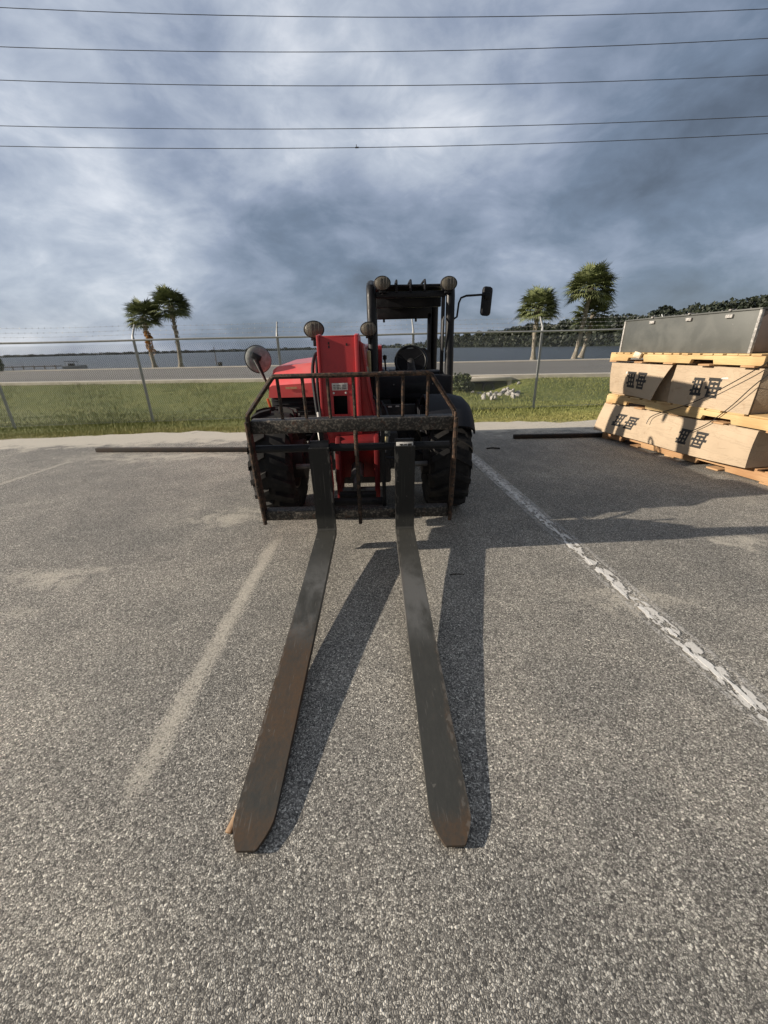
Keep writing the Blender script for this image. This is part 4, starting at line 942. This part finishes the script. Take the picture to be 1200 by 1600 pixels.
# work lights
def work_light(x, y, z, s=1.0, stem=0.05):
    root = empty('work_light', (x-TO[0], y-TO[1], z)); root.parent = TH
    prof = [(0.0, 0.055), (0.05, 0.05), (0.074, 0.0), (0.078, -0.012), (0.072, -0.018)]
    m = MB(); m.lathe(prof, (0, 0, 0), 'Y', 26, Matrix.Diagonal((1.0*s, 1.0, 0.78*s, 1))); m.build('housing', MR['blackm'], root)
    m = MB(); m.lathe([(0.073, -0.014), (0.05, -0.026), (0.02, -0.031), (0.0, -0.032)], (0, 0, 0), 'Y', 26, Matrix.Diagonal((1.0*s, 1.0, 0.78*s, 1))); m.build('lens', MR['lens'], root)
    m = MB()
    for k in (-0.04, -0.013, 0.013, 0.04): m.tube([(k*s, -0.030, -0.05*s), (k*s, -0.036, 0), (k*s, -0.030, 0.05*s)], 0.0022, 4)
    m.build('guard', MR['dirty'], root)
    m = MB(); m.tube([(0, 0.02, -0.05*s), (0, 0.03, -0.06-stem)], 0.012, 8); m.box(-0.03, 0.03, 0.0, 0.05, -0.075*s, -0.055*s, 0.004); m.build('bracket', MR['black'], root)
work_light(-0.485, 3.25, 1.385, 1.0, 0.03); work_light(-0.095, 3.90, 1.405, 1.0, 0.06); work_light(0.035, 3.93, 1.762, 0.95, 0.02); work_light(0.610, 3.93, 1.748, 0.95, 0.02)
m = MB(); m.box(-0.50, -0.42, 3.24, 3.28, 1.27, 1.31, 0.006); P_(m, 'light_bracket', 'black')
# mirrors
mr = empty('round_mirror', (-1.085-TO[0], 3.80-TO[1], 1.18)); mr.parent = TH
rt_ = Matrix.Rotation(rad(32), 4, 'Z') @ Matrix.Rotation(rad(-8), 4, 'X')
m = MB(); m.lathe([(0.0, -0.035), (0.04, -0.032), (0.085, -0.018), (0.112, 0.0), (0.116, 0.010), (0.110, 0.016)], (0, 0, 0), 'Y', 36, rt_); m.build('shell', MR['mirrorback'], mr)
m = MB(); m.lathe([(0.110, 0.014), (0.0, 0.016)], (0, 0, 0), 'Y', 36, rt_); mg, tg, bgm = material('mirror_glass'); bgm.inputs['Metallic'].default_value = 1; bgm.inputs['Roughness'].default_value = 0.08; bgm.inputs['Base Color'].default_value = (.7, .7, .7, 1); m.build('glass', mg, mr)
m = MB(); m.lathe([(0.113, 0.002), (0.120, 0.008), (0.113, 0.018)], (0, 0, 0), 'Y', 36, rt_); m.build('rim', MR['black'], mr)
m = MB(); m.cbox((0.0, -0.05, 0.02), (0.085, 0.03, 0.05), 0.01, Matrix.Rotation(0.5, 3, 'Y')); m.tube([(-0.0, -0.06, 0.01), (0.06, -0.055, -0.19), (0.085, -0.03, -0.30)], [0.010, 0.010, 0.013], 8); m.build('arm', MR['black'], mr)
m = MB(); m.tube([(-0.02, -0.065, 0.0), (0.045, -0.06, -0.17)], 0.007, 8); m.build('arm_clamp', MR['mirrorback'], mr)
m = MB(); m.tube([(-1.00, 3.77, 0.90), (-0.985, 3.78, 0.76), (-0.93, 3.85, 0.72)], 0.013, 8); P_(m, 'mirror_stay', 'blackm')
sm_ = empty('side_mirror', (0.965-TO[0], 4.0-TO[1], 1.61)); sm_.parent = TH
m = MB(); m.cbox((0, 0, 0), (0.105, 0.05, 0.235), 0.028, Matrix.Rotation(rad(22), 3, 'Z') @ Matrix.Rotation(rad(3), 3, 'Y')); m.build('shell', MR['blackm'], sm_, 30)
m = MB(); m.cbox((0.012, 0.03, 0), (0.088, 0.006, 0.21), 0.003, Matrix.Rotation(rad(22), 3, 'Z')); m.build('glass', mg, sm_)
m = MB(); m.tube([(-0.295, 0.0, -0.14), (-0.262, -0.02, -0.12), (-0.252, -0.03, -0.01), (-0.235, -0.035, 0.03), (-0.19, -0.035, 0.045), (-0.06, -0.035, 0.05), (-0.01, -0.04, 0.045)], 0.009, 8); m.cbox((-0.0, -0.035, 0.04), (0.05, 0.03, 0.05), 0.006); m.build('arm', MR['black'], sm_)
# --- fork carriage, tilted forward a few degrees about the heel
TL = rad(6.0); HC = Vector((-0.175, 2.34, 0.21))
def cr_(p):  # carriage coordinates (x, back, up) from heel centre -> world
    x, b, u = p; return (x, HC.y+b*math.cos(TL)-u*math.sin(TL), HC.z+u*math.cos(TL)+b*math.sin(TL))
MC = Matrix(((1, 0, 0, 0), (0, math.cos(TL), -math.sin(TL), HC.y), (0, math.sin(TL), math.cos(TL), HC.z), (0, 0, 0, 1)))
CA = empty('fork_carriage', (HC.x-TO[0], HC.y-TO[1], 0)); CA.parent = TH; CO_ = (HC.x, HC.y, 0)
def C_(mb, name, m, smooth=40, par=None): return mb.build(name, MR[m] if isinstance(m, str) else m, par or CA, smooth, CO_)
m = MB(); m.box(-0.757, 0.415, 0.03, 0.10, 0.590, 0.668, 0.008, MC); C_(m, 'top_rail', 'rail')
m = MB(); m.box(-0.757, 0.413, 0.012, 0.075, 0.022, 0.092, 0.008, MC); C_(m, 'bottom_rail', 'rail')
m = MB(); m.tube([cr_((-0.745, 0.03, 0.50)), cr_((0.395, 0.03, 0.50))], 0.023, 14); C_(m, 'fork_shaft', 'black')
for s_, x in ((-1, -0.765), (1, 0.421)):
    m = MB(); m.prism([(0.005, 0.012), (0.07, 0.018), (0.07, 0.10), (0.06, 0.60), (0.06, 0.69), (0.01, 0.70), (0.0, 0.60)], 'X', x-0.006, x+0.006, 0.002, MC); C_(m, 'side_plate', 'rusty')
    m = MB(); m.tube([cr_((x, 0.0, 0.006)), cr_((x+s_*0.004, -0.005, 0.3)), cr_((x, 0.0, 0.67))], 0.0125, 8); C_(m, 'side_bar', 'rusty')
m = MB(); m.tube([cr_(q) for q in ((-0.770, 0.045, 0.64), (-0.765, 0.05, 0.70), (-0.60, 0.055, 0.895), (-0.585, 0.055, 0.905), (0.265, 0.055, 0.905), (0.28, 0.055, 0.895), (0.415, 0.05, 0.70), (0.425, 0.045, 0.64))], 0.0135, 8); C_(m, 'backrest_frame', 'rusty')
for k, x in enumerate((-0.57, -0.432, -0.294, -0.152, -0.018, 0.122, 0.262)):
    m = MB(); m.tube([cr_((x, 0.055, 0.672)), cr_((x, 0.055, 0.90))], 0.0095, 8); C_(m, 'backrest_bar', 'rusty')
m = MB(); m.tube([cr_((-0.152, -0.008, 0.0)), cr_((-0.150, -0.002, 0.3)), cr_((-0.152, 0.0, 0.585)), cr_((-0.152, 0.02, 0.60))], 0.012, 8); C_(m, 'centre_bar', 'rusty')
for x in (-0.36, 0.005):
    m = MB(); m.prism([(0.05, 0.03), (0.05, 0.60), (0.14, 0.62), (0.32, 0.45), (0.36, 0.12), (0.28, 0.03)], 'X', x-0.012, x+0.012, 0.004, MC); C_(m, 'mounting_plate', 'black')
m = MB(); m.box(-0.372, 0.02, 0.14, 0.19, 0.04, 0.09, 0.006, MC); m.box(-0.30, -0.05, 0.22, 0.27, 0.06, 0.10, 0.006, MC); C_(m, 'cross_bar', 'dirty')
# forks
def fork(xc, xt, mat, label):
    root = empty('fork', (0, 0, 0)); root.parent = CA; root['label'] = label
    root.location = (xc-HC.x, 0, 0); O = (xc, HC.y, 0)
    hw = 0.0585; L_ = 1.69; heel = Vector((xc, 2.325, 0.0))
    sh = MB()
    def ring(x, hw_, y, z, ty, tz): # cross section: width hw_, thickness direction (ty,tz)
        return [(x-hw_, y, z), (x+hw_, y, z), (x+hw_, y+ty, z+tz), (x-hw_, y+ty, z+tz)]
    secs = []
    # blade, tip to heel: top surface z slopes down to the tip
    stations = [(0.0, 0.024, 0.009), (0.004, 0.029, 0.010), (0.028, 0.042, 0.012), (0.050, 0.0515, 0.014), (0.068, 0.0565, 0.016), (0.09, 0.0583, 0.017), (0.35, hw, 0.026), (0.8, hw, 0.036), (1.3, hw, 0.044), (1.62, hw, 0.046), (1.69, hw, 0.047)]
    for d, w_, th in stations:
        t = d/L_; y = heel.y-L_+d; zt = 0.020+0.165*(t**1.2); x = xt+(xc-xt)*t
        secs.append([(x-w_, y, zt-th), (x+w_, y, zt-th), (x+w_, y, zt), (x-w_, y, zt)])
    # heel radius and shank
    by, bz = heel.y-0.045, 0.182
    for a in (20, 45, 70, 90):
        r_o, r_i = 0.062, 0.016; A = rad(a); cy, cz = by+0.002, bz+r_i
        secs.append([(xc-hw, cy+r_o*math.sin(A), cz-r_o*math.cos(A)), (xc+hw, cy+r_o*math.sin(A), cz-r_o*math.cos(A)), (xc+hw, cy+r_i*math.sin(A), cz-r_i*math.cos(A)), (xc-hw, cy+r_i*math.sin(A), cz-r_i*math.cos(A))])
    for u in (0.15, 0.35, 0.52):
        yb = 2.345-u*math.sin(TL); zz = 0.225+u*math.cos(TL)-0.02
        secs.append([(xc-hw, yb, zz), (xc+hw, yb, zz), (xc+hw, yb-0.046, zz), (xc-hw, yb-0.046, zz)])
    sh.loft(secs)
    o = sh.build('blade', mat, root, 25, O)
    e = MB(); c = cr_((0, 0.03, 0.50)); e.lathe([(0.024, -0.055), (0.045, -0.055), (0.045, 0.055), (0.024, 0.055)], (xc, c[1], c[2]), 'X', 20, close=True); e.build('shaft_eye', MR['black'], root, 40, O)
    return root, O, c
f1, O1, c1_ = fork(-0.368, -0.392, mat_fork('left_fork_steel', True), 'fork with a long brown rusted patch along its blade')
f2, O2, c2_ = fork(0.130, 0.168, mat_fork('right_fork_steel', False), 'fork with a plain dark grey blade and a white label at its top')
m = MB(); m.cbox((0.130, c2_[1]-0.044, c2_[2]+0.012), (0.098, 0.004, 0.040), 0.001, Matrix.Rotation(rad(-8), 3, 'X')); m.build('fork_label', MR['white'], f2, 40, O2)
for a, b, w_, h_ in ((-0.02, .006, .018, .008), (.005, .006, .018, .006), (-.012, -.008, .03, .004), (.03, 0, .022, .022)):
    m = MB(); m.cbox((0.130+a, c2_[1]-0.0465, c2_[2]+0.012+b), (w_, 0.001, h_), 0, Matrix.Rotation(rad(-8), 3, 'X')); m.build('label_print', MR['ink'], f2, 40, O2)
# splinter of wood by the left fork tip
m = MB(); m.cbox((0, 0, 0.005), (0.018, 0.07, 0.010), 0.003); o = m.build('wood_splinter', worn('splinter_wood', (0.45, 0.30, 0.18), (0.3, 0.18, 0.1), 30)); o.location = (-0.452, 0.72, 0.001); o.rotation_euler = (0, 0, rad(-12)); tag(o, 'small splinter of pale wood on the asphalt by the left fork tip', 'wood splinter')
m = MB(); m.tube([(0, 0, .003), (0.05, .003, .004), (0.085, .0, .003)], 0.0025, 5); o = m.build('twig', MR['iron']); o.location = (0.38, 2.02, 0.0); tag(o, 'short dark twig on the shaded asphalt right of the forks', 'twig')
m = MB(); m.tube([(0, 0, .01), (0.08, .02, .012), (0.17, -.01, .01)], 0.009, 5); o = m.build('twig', MR['iron']); o.location = (1.35, 5.05, 0.0); tag(o, 'dark twig on the asphalt behind the right front wheel', 'twig')

# small mechanical details on the machine
for x, z in ((-0.155, 1.24), (-0.155, 0.98), (-0.155, 0.74), (-0.416, 1.24), (-0.416, 0.74)):
    m = MB(); m.lathe([(0.0, -0.012), (0.009, -0.010), (0.011, 0.0)], (x, fy(z)-0.012+0.02, z), 'Y', 6); P_(m, 'bolt', 'steelgrey')
m = MB(); m.tube([(-0.13, 3.05, 1.10), (-0.115, 3.0, 1.10), (-0.095, 2.99, 1.10)], 0.03, 12); P_(m, 'pivot_pin', 'steelgrey')
hose([(-0.06, 3.2, 0.9), (-0.02, 3.0, 0.85), (0.0, 2.85, 0.7), (-0.02, 2.7, 0.62)], 0.010); hose([(0.0, 3.2, 0.86), (0.04, 3.0, 0.8), (0.05, 2.8, 0.68), (0.02, 2.66, 0.58)], 0.010)
hose([(0.2, 3.4, 0.62), (0.24, 3.2, 0.55), (0.3, 3.1, 0.47), (0.36, 3.15, 0.45)], 0.010); hose([(-0.55, 3.4, 0.62), (-0.58, 3.2, 0.57), (-0.62, 3.1, 0.49), (-0.67, 3.15, 0.46)], 0.010)
for x in (-0.68, 0.35):
    m = MB(); m.tube([(x*0.55-0.05, 3.02, 0.40), (x, 3.03, 0.40)], [0.022, 0.022], 10); m.tube([(x*0.3-0.08, 3.02, 0.40), (x*0.6-0.05, 3.02, 0.40)], 0.035, 10); P_(m, 'steering_cylinder', 'steelgrey')
for k in range(4):
    m = MB(); m.cbox((0.12+0.12*k, 3.838, 0.93), (0.012, 0.006, 0.012), 0.002); P_(m, 'bolt', 'steelgrey')
m = MB(); m.cbox((0.30, 3.836, 0.90), (0.22, 0.008, 0.09), 0.004); P_(m, 'console_cover', 'black')
